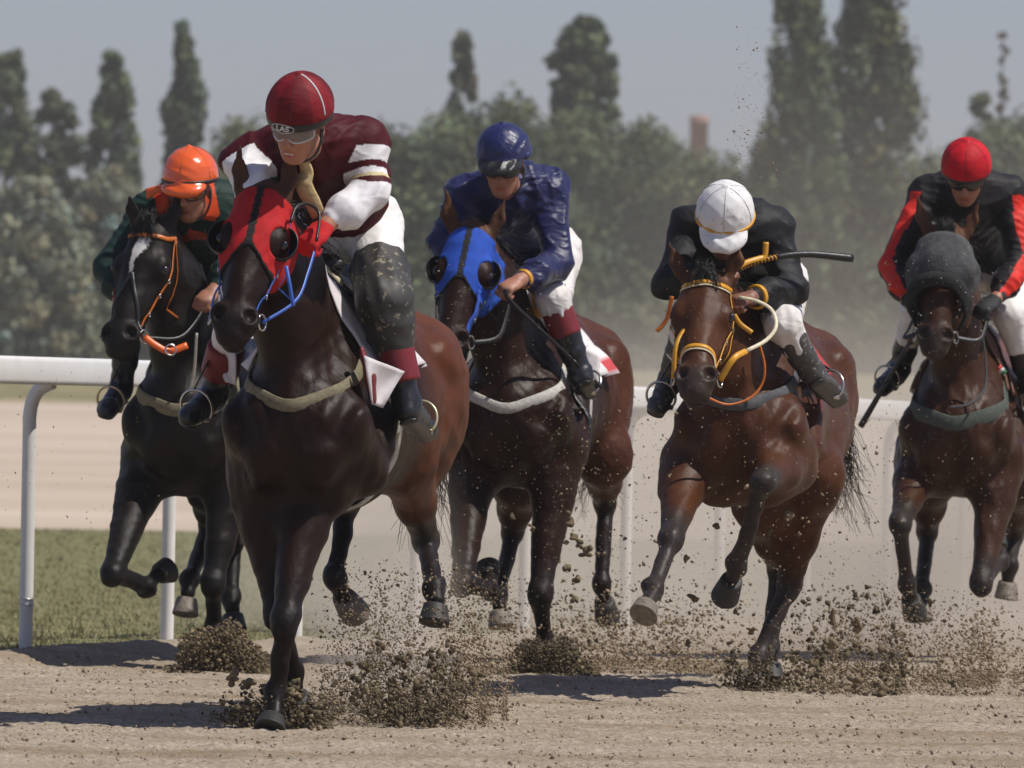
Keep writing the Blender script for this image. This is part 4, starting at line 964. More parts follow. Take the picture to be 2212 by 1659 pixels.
JOCKEYS['red'] = dict(label='jockey in bright red cap and black silks with red sleeve stripes', seed=25, face=(-.08, -.88, -.50), headup=(0, -.3, 1), skin=(.34, .15, .09),
    j=dict(head=(2087, 378, .42), neck=(2092, 430, .22), shl=(2176, 420, .14), shr=(2004, 420, .16), pelvis=(2150, 565, -.38),
           ell=(2206, 565, .26), wrl=(2152, 646, .48), knl=(2124, 668, .54), elr=(1928, 575, .34), wrr=(1968, 655, .52), knr=(1990, 672, .56),
           kneel=(2180, 680, .12), ankl=(2225, 830, -.28), toel=(2240, 880, -.06), kneer=(1980, 670, .02), ankr=(1944, 795, -.24), toer=(1902, 840, -.02)),
    jacket=j_red, jmat='cloth_dusty', goggles=('lens_dark', 'black_plastic'), glove='black_knit', bootat=-.02,
    helm=dict(col=(.50, .008, .018), alt=(.42, .006, .014), rot=.0, shell=.014, low=.026, tilt=.10, seammat='seam_dark'))
M['maroon_band'] = pmat('maroon_boot_top', (.16, .008, .012), .5, var=.15)
M['navy_boot'] = pmat('navy_boot', (.012, .015, .035), .35, var=.2, vscale=30)
M['orange_shell'] = pmat('orange_cap', attr=True, rough=.22, var=.06, vscale=20, spec=.6, coat=.5, speck=((.55, .35, .2), 120, .70))
M['white_cap'] = pmat('white_cap_cover', attr=True, rough=.6, var=.05, vscale=20, speck=((.06, .05, .04), 85, .635))

HH, JJ = {}, {}
only = os.environ.get('ONLY'); only = only.split(',') if only else list(HORSES)
for k in only: HH[k] = build_horse(HORSES[k])
for k in only: JJ[k] = build_jockey(HH[k], JOCKEYS[k])

# ------------------------------------------------------------------ tack of each runner
def breast_girth(h, mat, width=.05, zf=1.02, zs=1.20, th=.004):
    a = np.linspace(-1, 1, 15); path = []; zs = zs + .10; width = width * .9
    for s in a:
        ph = s * math.radians(104); path.append((.02, 0, zf + (zs - zf) * (abs(s) ** 1.15), math.cos(ph), math.sin(ph), 0))
    return body_strap(h, path, width, th, mat, 'breast_girth')
def girth(h, mat='white_web', f=-.16, width=.07):
    path = [(f, 0, 1.08, -.0, math.sin(p), math.cos(p)) for p in np.linspace(.75, 2 * math.pi - .75, 17)]
    return body_strap(h, path, width, .008, mat, 'girth', n=60)
def reins(h, jk, mat, width=.013, sag=.05, loop=True):
    for s, k in ((1, 'l'), (-1, 'r')):
        a = h['bit%d' % s]; b = (jk['wr' + k] + jk['kn' + k]) / 2 + V(0, -.01, -.02)
        m1 = a * .66 + b * .34 - V(0, 0, sag) + h['S'] * .05 * s; m2 = a * .33 + b * .67 - V(0, 0, sag * .9) + h['S'] * .03 * s
        strap(h, [a, m1, m2, b], width, .003, mat, 'rein', nor=V(.8 * s, -.5, .3))

M['green_cloth'] = pmat('green_tab', (.02, .14, .05), .7)
if 'lead' in HH:
    h, j = HH['lead'], JJ['lead']; jp = h['jp']
    hood(h, (.42, .012, .014), (.010, .010, .010))
    bridle(h, 'blue_leather', brow=False)
    breast_girth(h, 'olive_web', .050, zf=1.11, zs=1.33); girth(h, 'white_web')
    saddle_cloth(h, .14, -.50, 1.12, lambda a, b: (.60, .56, .57) if a < .13 or a > .86 or abs(b) > .86 else ((.055, .06, .10) if a < .5 else (.22, .03, .035)), flare=.10)
    saddle(h); reins(h, j, 'blue_leather', .011, sag=.015)
    strap(h, [jp(618, 575, .72), jp(626, 615, .74), jp(634, 662, .74)], .013, .003, 'blue_leather', 'strap_end', nor=V(0, -1, 0))
    cord(h, [jp(628, 480, .62), jp(640, 448, .58), jp(665, 440, .52), jp(690, 462, .50), jp(684, 520, .6)], .0055, 'black_leather', 'neck_strap')
    cloth = [[jp(785 + 90 * a + 0 * b, 765 + 60 * b + 35 * a - 50 * a * b * 0, -.05 - .12 * a) for a in np.linspace(0, 1, 8)] for b in np.linspace(0, 1.6, 10)]
    G = np.array([[jp(786 + 88 * a * (1 - b * .75) + 18 * b, 768 + 34 * a + 105 * b * (1 - .25 * a), (.36 - .10 * a + .02 * math.sin(5 * a + 4 * b))) for a in np.linspace(0, 1, 10)] for b in np.linspace(0, 1, 12)])
    v, q = sheet(G, .005); obj('cloth_corner', mesh_np('cloth_corner', v, q), M['white_cloth'], h['root'])
    E = Field(); E.add(cap(jp(782, 758, .33), jp(800, 812, .33), .016, .028, h['Lf'], .6), .02); E.add(cap(jp(800, 812, .33), jp(806, 862, .32), .028, .022, h['Lf'], .6), .02); v, q = E.mesh(.006); obj('pad_edge', mesh_np('pad_edge', v, q), M['maroon_leather'], h['root'])
    G = np.array([[jp(510 - 52 * a * (1 - .55 * b), 752 + 8 * a + 80 * b * (1 - .2 * a), -.05 - .10 * a + .02 * math.sin(5 * a + 4 * b)) for a in np.linspace(0, 1, 10)] for b in np.linspace(0, 1, 12)])
    v, q = sheet(G, .005); obj('cloth_corner', mesh_np('cloth_corner', v, q), M['white_cloth'], h['root'])
    strap(h, [jp(690, 565, .05), jp(735, 610, -.02), jp(765, 660, -.05), jp(785, 730, -.06)], .02, .006, 'cream_leather', 'saddle_strap', nor=V(.6, -.7, .3), parent=h['saddle'])
    stirrup(h, j, 'l', attach=jp(838, 690, -.2)); stirrup(h, j, 'r', mat='metal', attach=jp(480, 720, -.15))
    # neck scarf
    nk = [jp(655, 348, .50), jp(662, 372, .47), jp(656, 400, .47), jp(676, 440, .44), jp(688, 468, .42)]
    v, q = ribbon(spline(nk, 20), V(-.2, -1, .1), np.interp(np.linspace(0, 1, 20), [0, .3, .5, 1], [.035, .05, .062, .05]), .012); obj('scarf', mesh_np('scarf', v, q), M['scarf'], j['root'])
if 'orange' in HH:
    h, j = HH['orange'], JJ['orange']; jp = h['jp']
    bridle(h, 'orange_leather', nose=None); breast_girth(h, 'olive_web', .06, zf=1.09, zs=1.26); girth(h)
    head_strap(h, [(.26, 0), (.33, 18), (.40, 42), (.50, 78)], .016, .004, 'black_leather', 'cross_noseband'); head_strap(h, [(.26, 0), (.33, -18), (.40, -42), (.50, -78)], .016, .004, 'black_leather', 'cross_noseband')
    saddle_cloth(h, .14, -.5, 1.1, lambda a, b: (.55, .52, .53)); saddle(h); reins(h, j, 'black_leather')
    b = h['bit1']; strap(h, [b, b + V(.05, -.01, -.035), b + V(.10, -.0, -.055), b + V(.17, .02, -.03)], .028, .006, 'orange_rubber', 'rein_stop', nor=V(.3, -1, .2))
    v, q = torus(b + V(.105, -.015, -.05), V(.3, -1, .2), .022, .004, 20, 6); obj('martingale_ring', mesh_np('martingale_ring', v, q), M['metal'], h['root'])
    cord(h, [jp(425, 720, .55), jp(420, 800, .48), jp(408, 850, .44), jp(395, 870, .42)], .006, 'white_web', 'martingale_strap')
    stirrup(h, j, 'r', attach=jp(285, 740, -.15)); stirrup(h, j, 'l', attach=jp(510, 740, -.15))
    # loose end of the cap's ribbon
    rb = [j['hp'](-.105, -.02, .0), j['hp'](-.15, -.03, -.008), j['hp'](-.20, -.045, -.03)]
    v, q = ribbon(spline(rb, 12), V(0, -1, .3), np.interp(np.linspace(0, 1, 12), [0, 1], [.02, .048]), .005); obj('cap_ribbon', mesh_np('cap_ribbon', v, q), M['orange_cloth'], j['he'])
if 'blue' in HH:
    h, j = HH['blue'], JJ['blue']; jp = h['jp']
    hood(h, (.018, .075, .42), (.014, .014, .014)); bridle(h, 'black_leather', brow=False)
    head_strap(h, [(.28, 75), (.36, 84), (.44, 86), (.47, 86)], .05, .006, 'blue_cloth', 'hood_tab')
    breast_girth(h, 'white_web', .05, zf=1.07, zs=1.30); girth(h); body_strap(h, [(-.05, 0, 1.0, .45, 1, a) for a in np.linspace(.8, -.9, 9)], .03, .006, 'black_leather', 'martingale_strap')
    saddle_cloth(h, .12, -.60, 1.25, lambda a, b: (.50, .05, .06) if (a > .8 and abs(b) > .75 and int(abs(b) * 40) % 2) else (.66, .63, .63), flare=.08)
    saddle(h); reins(h, j, 'black_leather', .02)
    E = Field(); c = jp(1160, 678, -.02); E.add(ell(c, (.10, .16, .085), (h['Lf'], h['Fw'], h['U'])), .03); v, q = E.mesh(.008); obj('saddle_pad', mesh_np('saddle_pad', v, q), M['felt_yellow'], h['saddle'])
    G = np.array([[jp(1222 + 75 * a - 4 * b, 758 + 12 * a + 62 * b - 10 * math.sin(3 * a), (.02 - .05 * a + .03 * math.sin(6 * a + 3 * b))) for a in np.linspace(0, 1, 12)] for b in np.linspace(0, 1, 10)])
    v, q = sheet(G, .005); obj('cloth_corner', mesh_np('cloth_corner', v, q), M['white_cloth'], h['root'])
    stirrup(h, j, 'l', mat='metal', attach=jp(1222, 700, -.15))
    stirrup(h, j, 'r', mat='metal', attach=jp(985, 720, -.15))
    whip('black whip with silver tapes slanting down beside the navy silks', h, [jp(1092, 624, .62), jp(1105, 652, .60), jp(1200, 742, .42), jp(1298, 836, .22)], [(0, .011), (.2, .011), (.4, .008), (.9, .007), (1, .010)],
         [(0, .25, 'black_leather', 'grip'), (.25, .8, 'black_plastic', 'shaft'), (.8, 1, 'black_leather', 'flap')])
if 'white' in HH:
    h, j = HH['white'], JJ['white']; jp = h['jp']
    bridle(h, 'yellow_leather', nose='yellow_leather', edge='cream_leather'); breast_girth(h, 'grey_web', .055, zf=1.13, zs=1.27); girth(h, 'maroon_web')
    saddle_cloth(h, .12, -.55, 1.1, lambda a, b: (.64, .60, .60) if a < .8 else (.35, .03, .035)); saddle(h)
    b = h['bit1']; k = (j['wrl'] + j['knl']) / 2
    strap(h, [b, jp(1585, 775, .86), jp(1612, 758, .80)], .024, .005, 'yellow_leather', 'rein', nor=V(.2, -1, .3))
    strap(h, [jp(1612, 758, .80), jp(1655, 735, .74), jp(1677, 705, .70), jp(1668, 670, .66), jp(1635, 650, .62), jp(1596, 642, .60)], .015, .003, 'cream_leather', 'rein_loop', nor=V(.2, -1, .3))
    strap(h, [h['bit-1'], jp(1462, 740, .80), jp(1500, 680, .65), (j['wrr'] + j['knr']) / 2], .02, .005, 'yellow_leather', 'rein', nor=V(-.6, -.7, .3))
    cord(h, [jp(1640, 740, .5), jp(1652, 790, .5), jp(1646, 830, .5), jp(1620, 860, .52), jp(1570, 874, .55), jp(1515, 852, .58)], .005, 'orange_leather', 'martingale_strap')
    strap(h, [jp(1452, 640, .72), jp(1440, 690, .70), jp(1419, 716, .70)], .016, .004, 'orange_leather', 'strap_end', nor=V(0, -1, 0))
    strap(h, [jp(1586, 680, .70), jp(1600, 700, .70), jp(1625, 719, .70)], .018, .004, 'yellow_leather', 'strap_end', nor=V(0, -1, 0))
    stirrup(h, j, 'l', mat='metal', attach=jp(1715, 745, -.15)); stirrup(h, j, 'r', mat='metal', attach=jp(1470, 745, -.15))
    G = np.array([[jp(1690 + 26 * a, 802 + 85 * b - 10 * a, -.0 - .03 * a + .02 * math.sin(6 * b)) for a in np.linspace(0, 1, 6)] for b in np.linspace(0, 1, 12)])
    v, q = sheet(G, .005); obj('cloth_corner', mesh_np('cloth_corner', v, q), M['white_cloth'], h['root'])
    root, p, r = whip('whip with yellow and black spiral grip held across the black silks', h, [jp(1572, 596, .53), jp(1590, 584, .53), jp(1655, 560, .46), jp(1740, 549, .40), jp(1842, 558, .34)], [(0, .010), (.35, .008), (.55, .007), (.62, .012), (1, .016)],
         [(0, .32, 'black_leather', 'handle'), (.32, .58, 'black_plastic', 'shaft'), (.58, 1, 'black_leather', 'padded_end')])
    t = np.linspace(.30, .58, 140); cp = np.stack([np.interp(t, np.linspace(0, 1, 40), p[:, i]) for i in range(3)], 1); al = (t - .3) / .28 * 11 * 2 * math.pi
    tg = nrm(cp[-1] - cp[0]); u = nrm(np.cross(tg, V(0, 1, 0))); v_ = np.cross(tg, u); v, q = tube(cp + (np.cos(al)[:, None] * u + np.sin(al)[:, None] * v_) * .0075, .0036, 6); obj('spiral_binding', mesh_np('spiral_binding', v, q), M['yellow_leather'], root)
    o = h['O'] + jp(1572, 596, .53); pt = lambda *a: jp(*a) - jp(1572, 596, .53)
    v, q = ribbon(spline([pt(1578, 586, .56), pt(1612, 567, .53), pt(1640, 558, .50), pt(1652, 553, .49), pt(1655, 523, .49)], 24), V(0, -1, .3), .022, .004); obj('wrist_loop', mesh_np('wrist_loop', v, q), M['yellow_leather'], root)
if 'red' in HH:
    h, j = HH['red'], JJ['red']; jp = h['jp']
    bridle(h, 'black_leather', brow=False); breast_girth(h, 'green_web', .075, zf=1.07, zs=1.25); girth(h)
    saddle_cloth(h, .12, -.55, 1.1, lambda a, b: (.16, .07, .04)); saddle(h, 'brown_leather'); reins(h, j, 'black_leather', .02)
    # fleece band over the brow, joined to a cheek piece on either side
    for nm, mt, t0, t1, w0 in (('fleece_hood', 'fleece_grey', .05, .255, .026), ('fleece_roll', 'fleece_black', .255, .315, .036)):
        m, n = 14, 34; G = np.zeros((m, n, 3))
        for i in range(m):
            for jj in range(n):
                a = -112 + 224 * jj / (n - 1); x = i / (m - 1); drop = .14 * (abs(a) / 112) ** 2.2 * (.55 + .45 * x) * 1.
                t = t0 + (t1 - t0) * x + drop; p, d = head_pt(h, min(t, .46), a, w0 + .016 * math.sin(math.pi * x) + (.006 if mt == 'fleece_black' else 0)); G[i, jj] = p
        v, q = sheet(G, .012); obj(nm, mesh_np(nm, v, q), M[mt], h['root'])
    cord(h, [jp(2122, 715, .5), jp(2130, 790, .48), jp(2126, 840, .5), jp(2095, 872, .54), jp(2050, 880, .56)], .005, 'grey_web', 'martingale_strap')
    stirrup(h, j, 'r', mat='metal', attach=jp(1960, 740, -.15)); stirrup(h, j, 'l', mat='metal', attach=jp(2200, 740, -.15))
    whip('plain black whip pointing down past the boot of the red capped rider', h, [jp(1990, 676, .57), jp(1975, 720, .5), jp(1930, 800, .40), jp(1860, 920, .25)], [(0, .012), (.4, .009), (.7, .010), (1, .015)],
         [(0, .3, 'black_leather', 'grip'), (.3, .75, 'black_plastic', 'shaft'), (.75, 1, 'black_leather', 'flap')])
    for k, mt in enumerate(('red_cloth', 'white_print', 'green_cloth')):          # small tricolour tab on the saddle
        v, q = ribbon([jp(2154 + 5 * k, 800 + 5 * k, .30), jp(2164 + 5 * k, 790 + 5 * k, .30)], V(.3, -1, .2), .016, .004); obj('tricolour_tab', mesh_np('tricolour_tab', v, q), M[mt], h['saddle'])

# ------------------------------------------------------------------ ground
def rail_x(y): return -2.01 + .2969 * (y - 37.4)
def gz(x, y):
    x, y = np.broadcast_arrays(np.asarray(x, float), np.asarray(y, float))
    z = -.011 * np.clip(y - 37.4, 0, 17.6) + .01225 * np.clip(y - 190, 0, 140)
    d = rail_x(y) - x                                  # distance in front of / behind the rail line
    return z + .055 * np.exp(-((d + .30) / .22) ** 2) * (y > 30) * (y < 60)
def vnoise(x, y, seed, oct=4):
    r = np.random.default_rng(seed); s = 0
    for o in range(oct):
        for _ in range(3):
            a = r.uniform(0, 6.28); f = 2. ** o; s = s + np.sin((x * math.cos(a) + y * math.sin(a)) * f * r.uniform(.7, 1.4) * 6.28 + r.uniform(0, 6.28) + 1.3 * np.sin((x * math.sin(a) - y * math.cos(a)) * f * 4 + r.uniform(0, 6))) / f ** .8
    return s / 5
xs = np.r_[-900, -300, -120, -60, -30, -15, -8, -5, np.arange(-3.2, 3.2, .022), 4.2, 5.5, 8, 15, 30, 60, 120, 300, 900]
ys = np.r_[1, 8, 16, 21, 24, np.arange(26.5, 38.6, .045), 39, 40, 42, 44, 47, 50, 53, 55, 58, 65, 76, 100, 150, 190, 230, 280, 330, 360, 500, 900]
X, Y = np.meshgrid(xs, ys, indexing='ij'); Z = gz(X, Y)
fine = (np.abs(X) < 3.1) & (Y > 27) & (Y < 38.4)
n1 = vnoise(X * 1.1, Y * .8, 1, 3) * .010 + vnoise(X * 7, Y * 7, 2, 3) * .003 + rng.normal(size=X.shape) * .0032
n1 += .010 * np.clip(vnoise(X * .5, Y * 2.2, 5, 2), 0, 1) ** 2
Z = np.where(fine, Z + n1, Z)
nx, ny = X.shape; ii, jj = np.meshgrid(np.arange(nx - 1), np.arange(ny - 1), indexing='ij'); a = (ii * ny + jj).ravel()
gq = np.stack([a, a + ny, a + ny + 1, a + 1], 1)
def sand_material():
    m = bpy.data.materials.new('dirt_track_sand'); m.use_nodes = True; t = m.node_tree; b = t.nodes['Principled BSDF']; N, L = t.nodes.new, t.links.new
    tc = N('ShaderNodeTexCoord'); c = None
    def noise(scale, vec, detail=6, sc=(1, 1, 1), rough=.6):
        mp = N('ShaderNodeMapping'); mp.inputs['Scale'].default_value = sc; L(tc.outputs['Object'], mp.inputs[0]); n = N('ShaderNodeTexNoise'); n.inputs['Scale'].default_value = scale; n.inputs['Detail'].default_value = detail; n.inputs['Roughness'].default_value = rough; L(mp.outputs[0], n.inputs['Vector']); return n.outputs['Fac']
    def ramp(f, a, b_, c0, c1):
        r = N('ShaderNodeValToRGB'); r.color_ramp.elements[0].position = a; r.color_ramp.elements[1].position = b_; r.color_ramp.elements[0].color = (*c0, 1); r.color_ramp.elements[1].color = (*c1, 1); L(f, r.inputs[0]); return r.outputs[0]
    def mix(f, a_, b_):
        x = N('ShaderNodeMix'); x.data_type = 'RGBA'; L(f, x.inputs[0]); L(a_, x.inputs[6])
        if isinstance(b_, tuple): x.inputs[7].default_value = (*b_, 1)
        else: L(b_, x.inputs[7])
        return x.outputs[2]
    dry = ramp(noise(3, tc, 8, (1, .6, 1)), .3, .7, (.33, .275, .21), (.45, .385, .31))
    grain = ramp(noise(55, tc, 5), .35, .68, (.5, .48, .44), (1.16, 1.14, 1.12))
    x = N('ShaderNodeMix'); x.data_type = 'RGBA'; x.blend_type = 'MULTIPLY'; x.inputs[0].default_value = 1; L(dry, x.inputs[6]); L(grain, x.inputs[7]); c = x.outputs[2]
    damp = ramp(noise(1.0, tc, 7, (.35, 1.5, 1), .7), .50, .66, (0, 0, 0), (.75, .75, .75)); c = mix(damp, c, (.20, .145, .085))
    bits = ramp(noise(26, tc, 4, (1, .8, 1), .7), .64, .70, (0, 0, 0), (.8, .8, .8)); c = mix(bits, c, (.17, .125, .08))
    sp = N('ShaderNodeSeparateXYZ'); L(tc.outputs['Object'], sp.inputs[0])
    far = N('ShaderNodeMapRange'); far.inputs[1].default_value = 60; far.inputs[2].default_value = 76; L(sp.outputs['Y'], far.inputs[0])
    fs = ramp(noise(1., tc, 6, (.012, .11, 1)), .3, .7, (.40, .315, .24), (.54, .45, .36)); c = mix(far.outputs[0], c, fs)
    gr = N('ShaderNodeMapRange'); gr.inputs[1].default_value = 226; gr.inputs[2].default_value = 234; L(sp.outputs['Y'], gr.inputs[0])
    dg = ramp(noise(1., tc, 7, (.25, .12, 1), .7), .3, .7, (.12, .115, .05), (.34, .28, .16)); c = mix(gr.outputs[0], c, dg)
    L(c, b.inputs['Base Color']); b.inputs['Roughness'].default_value = .95; b.inputs['Specular IOR Level'].default_value = .15
    bp = N('ShaderNodeBump'); bp.inputs['Strength'].default_value = .6; bp.inputs['Distance'].default_value = .008; L(noise(90, tc, 6), bp.inputs['Height']); L(bp.outputs[0], b.inputs['Normal'])
    return m
M['sand'] = sand_material()
tag(obj('ground', mesh_np('ground', np.stack([X, Y, Z], 2).reshape(-1, 3), gq), M['sand']), 'sandy dirt track with loose clods running to the far field', kind='structure')

# grass verge beyond the rail
ty = np.r_[np.arange(37.0, 52, .12), np.arange(52, 76.1, .6)]; tx = np.r_[0, np.geomspace(.02, 26, 70)]
Yg, Tg = np.meshgrid(ty, tx, indexing='ij'); Xg = rail_x(Yg) + .02 * np.sin(Yg * 9) + .03 * np.sin(Yg * 4.3) - Tg; Zg = gz(Xg, Yg) + .006 + .02 * np.clip(Tg / .3, 0, 1) * (1 + .6 * vnoise(Xg * .8, Yg * .8, 8, 3)); Zg[:, 0] -= .03; Zg[0] -= .06
m_, n_ = Xg.shape; ii, jj = np.meshgrid(np.arange(m_ - 1), np.arange(n_ - 1), indexing='ij'); a = (ii * n_ + jj).ravel()
M['turf'] = pmat('turf', (.17, .165, .08), .95, var=.45, vscale=6, bump=.8, bscale=60, spec=.1)
tag(obj('grass_verge', mesh_np('grass_verge', np.stack([Xg, Yg, Zg], 2).reshape(-1, 3), np.stack([a, a + 1, a + n_ + 1, a + n_], 1)), M['turf']), kind='structure')
nb_ = 60000; r = np.random.default_rng(3); by = 37.2 + 38.5 * r.uniform(0, 1, nb_) ** 1.5; bx = r.uniform(-1, 1, nb_) * (.060 * by); ok = bx < rail_x(by) - .02; bx, by = bx[ok], by[ok]; nb_ = len(bx)
bz = gz(bx, by) + .015; bh = r.uniform(.015, .05, nb_) * (1 + .5 * vnoise(bx, by, 4, 2)); bh = np.clip(bh, .02, .14); an = r.uniform(0, 6.28, nb_); wd = r.uniform(.003, .006, nb_) * (by / 45); ln = r.normal(0, .03, (nb_, 2))
p0 = np.stack([bx - np.cos(an) * wd, by - np.sin(an) * wd, bz], 1); p1 = np.stack([bx + np.cos(an) * wd, by + np.sin(an) * wd, bz], 1); p2 = np.stack([bx + ln[:, 0], by + ln[:, 1], bz + bh], 1)
dryc = np.clip(.62 + .5 * vnoise(bx * .7, by * .7, 6, 3) + r.normal(0, .2, nb_), 0, 1)[:, None]; gc = np.array((.12, .135, .055)) * (1 - dryc) + np.array((.29, .245, .13)) * dryc
gcol = np.repeat(gc, 3, 0).reshape(nb_, 3, 3).transpose(1, 0, 2).reshape(-1, 3)
M['grass'] = pmat('grass_blades', attr=True, rough=.7, spec=.2)
tag(obj('grass', mesh_np('grass', np.vstack([p0, p1, p2]), np.stack([np.arange(nb_), np.arange(nb_) + nb_, np.arange(nb_) + 2 * nb_], 1), col=gcol), M['grass']), 'short summer grass with dry patches behind the rail', kind='stuff')

# ------------------------------------------------------------------ running rail
M['rail_white'] = pmat('white_rail_plastic', (.74, .73, .71), .4, var=.04, vscale=9, speck=((.33, .28, .22), 60, .74))
M['post_white'] = pmat('white_post', (.72, .71, .68), .45, var=.06, vscale=8, speck=((.33, .28, .22), 60, .72))
rdir = nrm(V(.2969, 1, 0)); rout = V(rdir[1], -rdir[0], 0)
i_ = np.arange(-8, 16); pb = [V(rail_x(37.4 + 1.76 * i), 37.4 + 1.76 * i, -.0194 * max(i, 0)) for i in i_]; o = V(rail_x(37.4), 37.4, 0)
rl = tag(empty('running_rail', o), 'long white plastic racecourse rail on curved white posts', 'rail')
def rsec(c):                                            # rounded box section
    pts = []
    for k in range(20):
        a = 2 * math.pi * k / 20; sx, sz = math.copysign(abs(math.cos(a)) ** .38, math.cos(a)), math.copysign(abs(math.sin(a)) ** .38, math.sin(a)); pts.append(c + rout * .042 * sx + V(0, 0, 1) * .058 * sz)
    return pts
top = lambda p: p + rout * .11 + V(0, 0, 1.197) - o
for k in range(0, len(pb) - 2, 2):
    sh_ = .68                                           # joints lie part way between posts
    q0 = top(pb[k]) * (1 - sh_) + top(pb[k + 1]) * sh_; q1 = top(pb[k + 2]) + (top(pb[min(k + 3, len(pb) - 1)]) - top(pb[k + 2])) * sh_
    a_, b_ = q0 + rdir * .004, q1 - rdir * .004; rings = [rsec(a_ + (b_ - a_) * t) for t in (0, .002, .5, .998, 1)]
    rings[0] = [a_ + (p - a_) * .93 for p in rings[0]]; rings[-1] = [b_ + (p - b_) * .93 for p in rings[-1]]
    v = np.array([p for R_ in rings for p in R_] + [a_, b_]); f = []
    for i in range(4):
        for j in range(20): f.append((i * 20 + j, i * 20 + (j + 1) % 20, (i + 1) * 20 + (j + 1) % 20, (i + 1) * 20 + j))
    for j in range(0, 20, 2): f.append((100, (j + 2) % 20, j + 1, j)); f.append((101, 80 + j, 80 + j + 1, 80 + (j + 2) % 20))
    obj('rail_section', mesh_np('rail_section', v, np.array(f)[:, ::-1]), M['rail_white'], rl)
for p in pb:
    p = p - o; b = [p - V(0, 0, .1), p + V(0, 0, .4), p + V(0, 0, .9), p + V(0, 0, 1.0), p + V(0, 0, 1.07) + rout * .014, p + V(0, 0, 1.115) + rout * .045, p + V(0, 0, 1.142) + rout * .10]
    v, f = tube(spline(b, 40), .029, 14); po = obj('post', mesh_np('post', v, f), M['post_white'], rl)
for p in pb[8:9]:
    for dz_ in (.21, .235):
        v, f = torus(p - o + V(0, 0, dz_), V(.1, .05, 1), .031, .0022, 24, 5); obj('wire_tie', mesh_np('wire_tie', v, f), M['metal'], rl)

# ------------------------------------------------------------------ trees, woods, chimney
M['leaf'] = pmat('foliage', attr=True, rough=.75, spec=.15)
M['bark'] = pmat('bark', (.10, .085, .065), .9, var=.4, vscale=4, bump=.8, bscale=12)
def clumps(cen, rad, n, size, col, seed, jit=.45):
    """leaf-sized faces gathered in clumps: centres (k,3), radii (k,3)"""
    r = np.random.default_rng(seed); k = len(cen); d = r.normal(size=(k, n, 3)); d /= np.linalg.norm(d, axis=2, keepdims=True)
    p = cen[:, None] + d * rad[:, None] * (r.uniform(.15, 1, (k, n, 1)) ** .5); no = nrm3(d + r.normal(size=d.shape) * .7)
    p = p.reshape(-1, 3); no = no.reshape(-1, 3); t = nrm3(np.cross(no, r.normal(size=no.shape))); b = np.cross(no, t); s = (size * r.uniform(.5, 1.3, len(p)))[:, None]
    v = np.stack([p - t * s, p + b * s * .6, p + t * s, p - b * s * .6], 1).reshape(-1, 3); f = np.arange(len(p) * 4).reshape(-1, 4)
    tone = np.repeat(r.uniform(1 - jit, 1 + jit, k), n) * r.uniform(.7, 1.3, k * n); hue = np.repeat(r.normal(0, .08, k), n)
    c = np.array(col)[None] * tone[:, None] * np.stack([1 + hue, np.ones_like(hue), 1 - hue], 1); return v, f, np.repeat(np.clip(c, .005, .5), 4, 0)
def nrm3(a): return a / (np.linalg.norm(a, axis=-1, keepdims=True) + 1e-9)
LEAF = (.100, .126, .062)
def tree(name, label, u, vtop, wpx, Yt, vbase=None, prof='poplar', k=90, n=95, size=.15, col=LEAF, seed=0, group=None, cat='tree', base=.12, fill=1.):
    r = np.random.default_rng(seed); top = P(u, vtop, Yt); zg = float(gz(top[0], Yt)); O_ = V(top[0], Yt, zg); H_ = top[2] - zg; W_ = wpx / FPX * Yt * .5 * (1.18 if prof in ('poplar', 'taper') else 1)
    root = tag(empty(name, O_), label, cat, group)
    t = r.uniform(0, 1, k); t = np.sort(t)
    pr = {'poplar': lambda t: np.sqrt(np.clip(1 - t ** 3.5, .06, 1)) * (.72 + .28 * np.sin(np.pi * np.clip(t * 1.1, 0, 1))), 'taper': lambda t: np.clip((1 - t) ** .62 * 1.1, .10, 1) * (.8 + .25 * np.sin(t * 19)),
          'round': lambda t: np.sqrt(np.clip(1 - (2 * t - 1) ** 2, .05, 1)), 'bush': lambda t: np.sqrt(np.clip(1 - t ** 2.2, .05, 1)), 'sparse': lambda t: .35 + .65 * np.sin(np.pi * t) ** 2}[prof](t)
    an = r.uniform(0, 6.28, k); rr = W_ * pr * np.sqrt(r.uniform(.1, 1, k)) * .92
    z = (base + (1 - base) * t) * H_; cen = np.stack([np.cos(an) * rr, np.sin(an) * rr * .9, z], 1)
    cr = W_ * r.uniform(.16, .40, k) * (.55 + .45 * pr) * fill; rad = np.stack([cr, cr, cr * (1.7 if prof in ('poplar', 'taper', 'sparse') else .9)], 1)
    rad[:, 2] = np.minimum(rad[:, 2], np.maximum(.3, H_ - z))
    v, f, c = clumps(cen, rad, n, size, col, seed)
    obj('crown', mesh_np('crown', v, f, smooth=False, col=c), M['leaf'], root)
    parts = [tube(spline([V(0, 0, -.3), V(.05, 0, H_ * .3), V(-.08, .05, H_ * .6), V(0, 0, H_ * .93)], 14), np.linspace(max(.16, W_ * .12), .03, 14), 8)]
    for i in range(7):
        zz = H_ * r.uniform(.12, .7); a2 = r.uniform(0, 6.28); L = W_ * r.uniform(.5, .9); parts.append(tube(spline([V(0, 0, zz), V(math.cos(a2) * L * .4, math.sin(a2) * L * .4, zz + L * .5), V(math.cos(a2) * L * .8, math.sin(a2) * L * .8, zz + L * 1.4)], 8), np.linspace(.08, .02, 8), 6))
    obj('trunk', mesh_np('trunk', *join(parts)), M['bark'], root); return root
G1 = 'tall poplars on the skyline'
tree('poplar_tree', 'dark poplar cut by the left edge of the picture', 20, 118, 150, 350, seed=31, group=G1, k=120)
tree('poplar_tree', 'blunt topped poplar left of the spiky poplar', 244, 118, 120, 350, seed=32, group=G1, k=120)
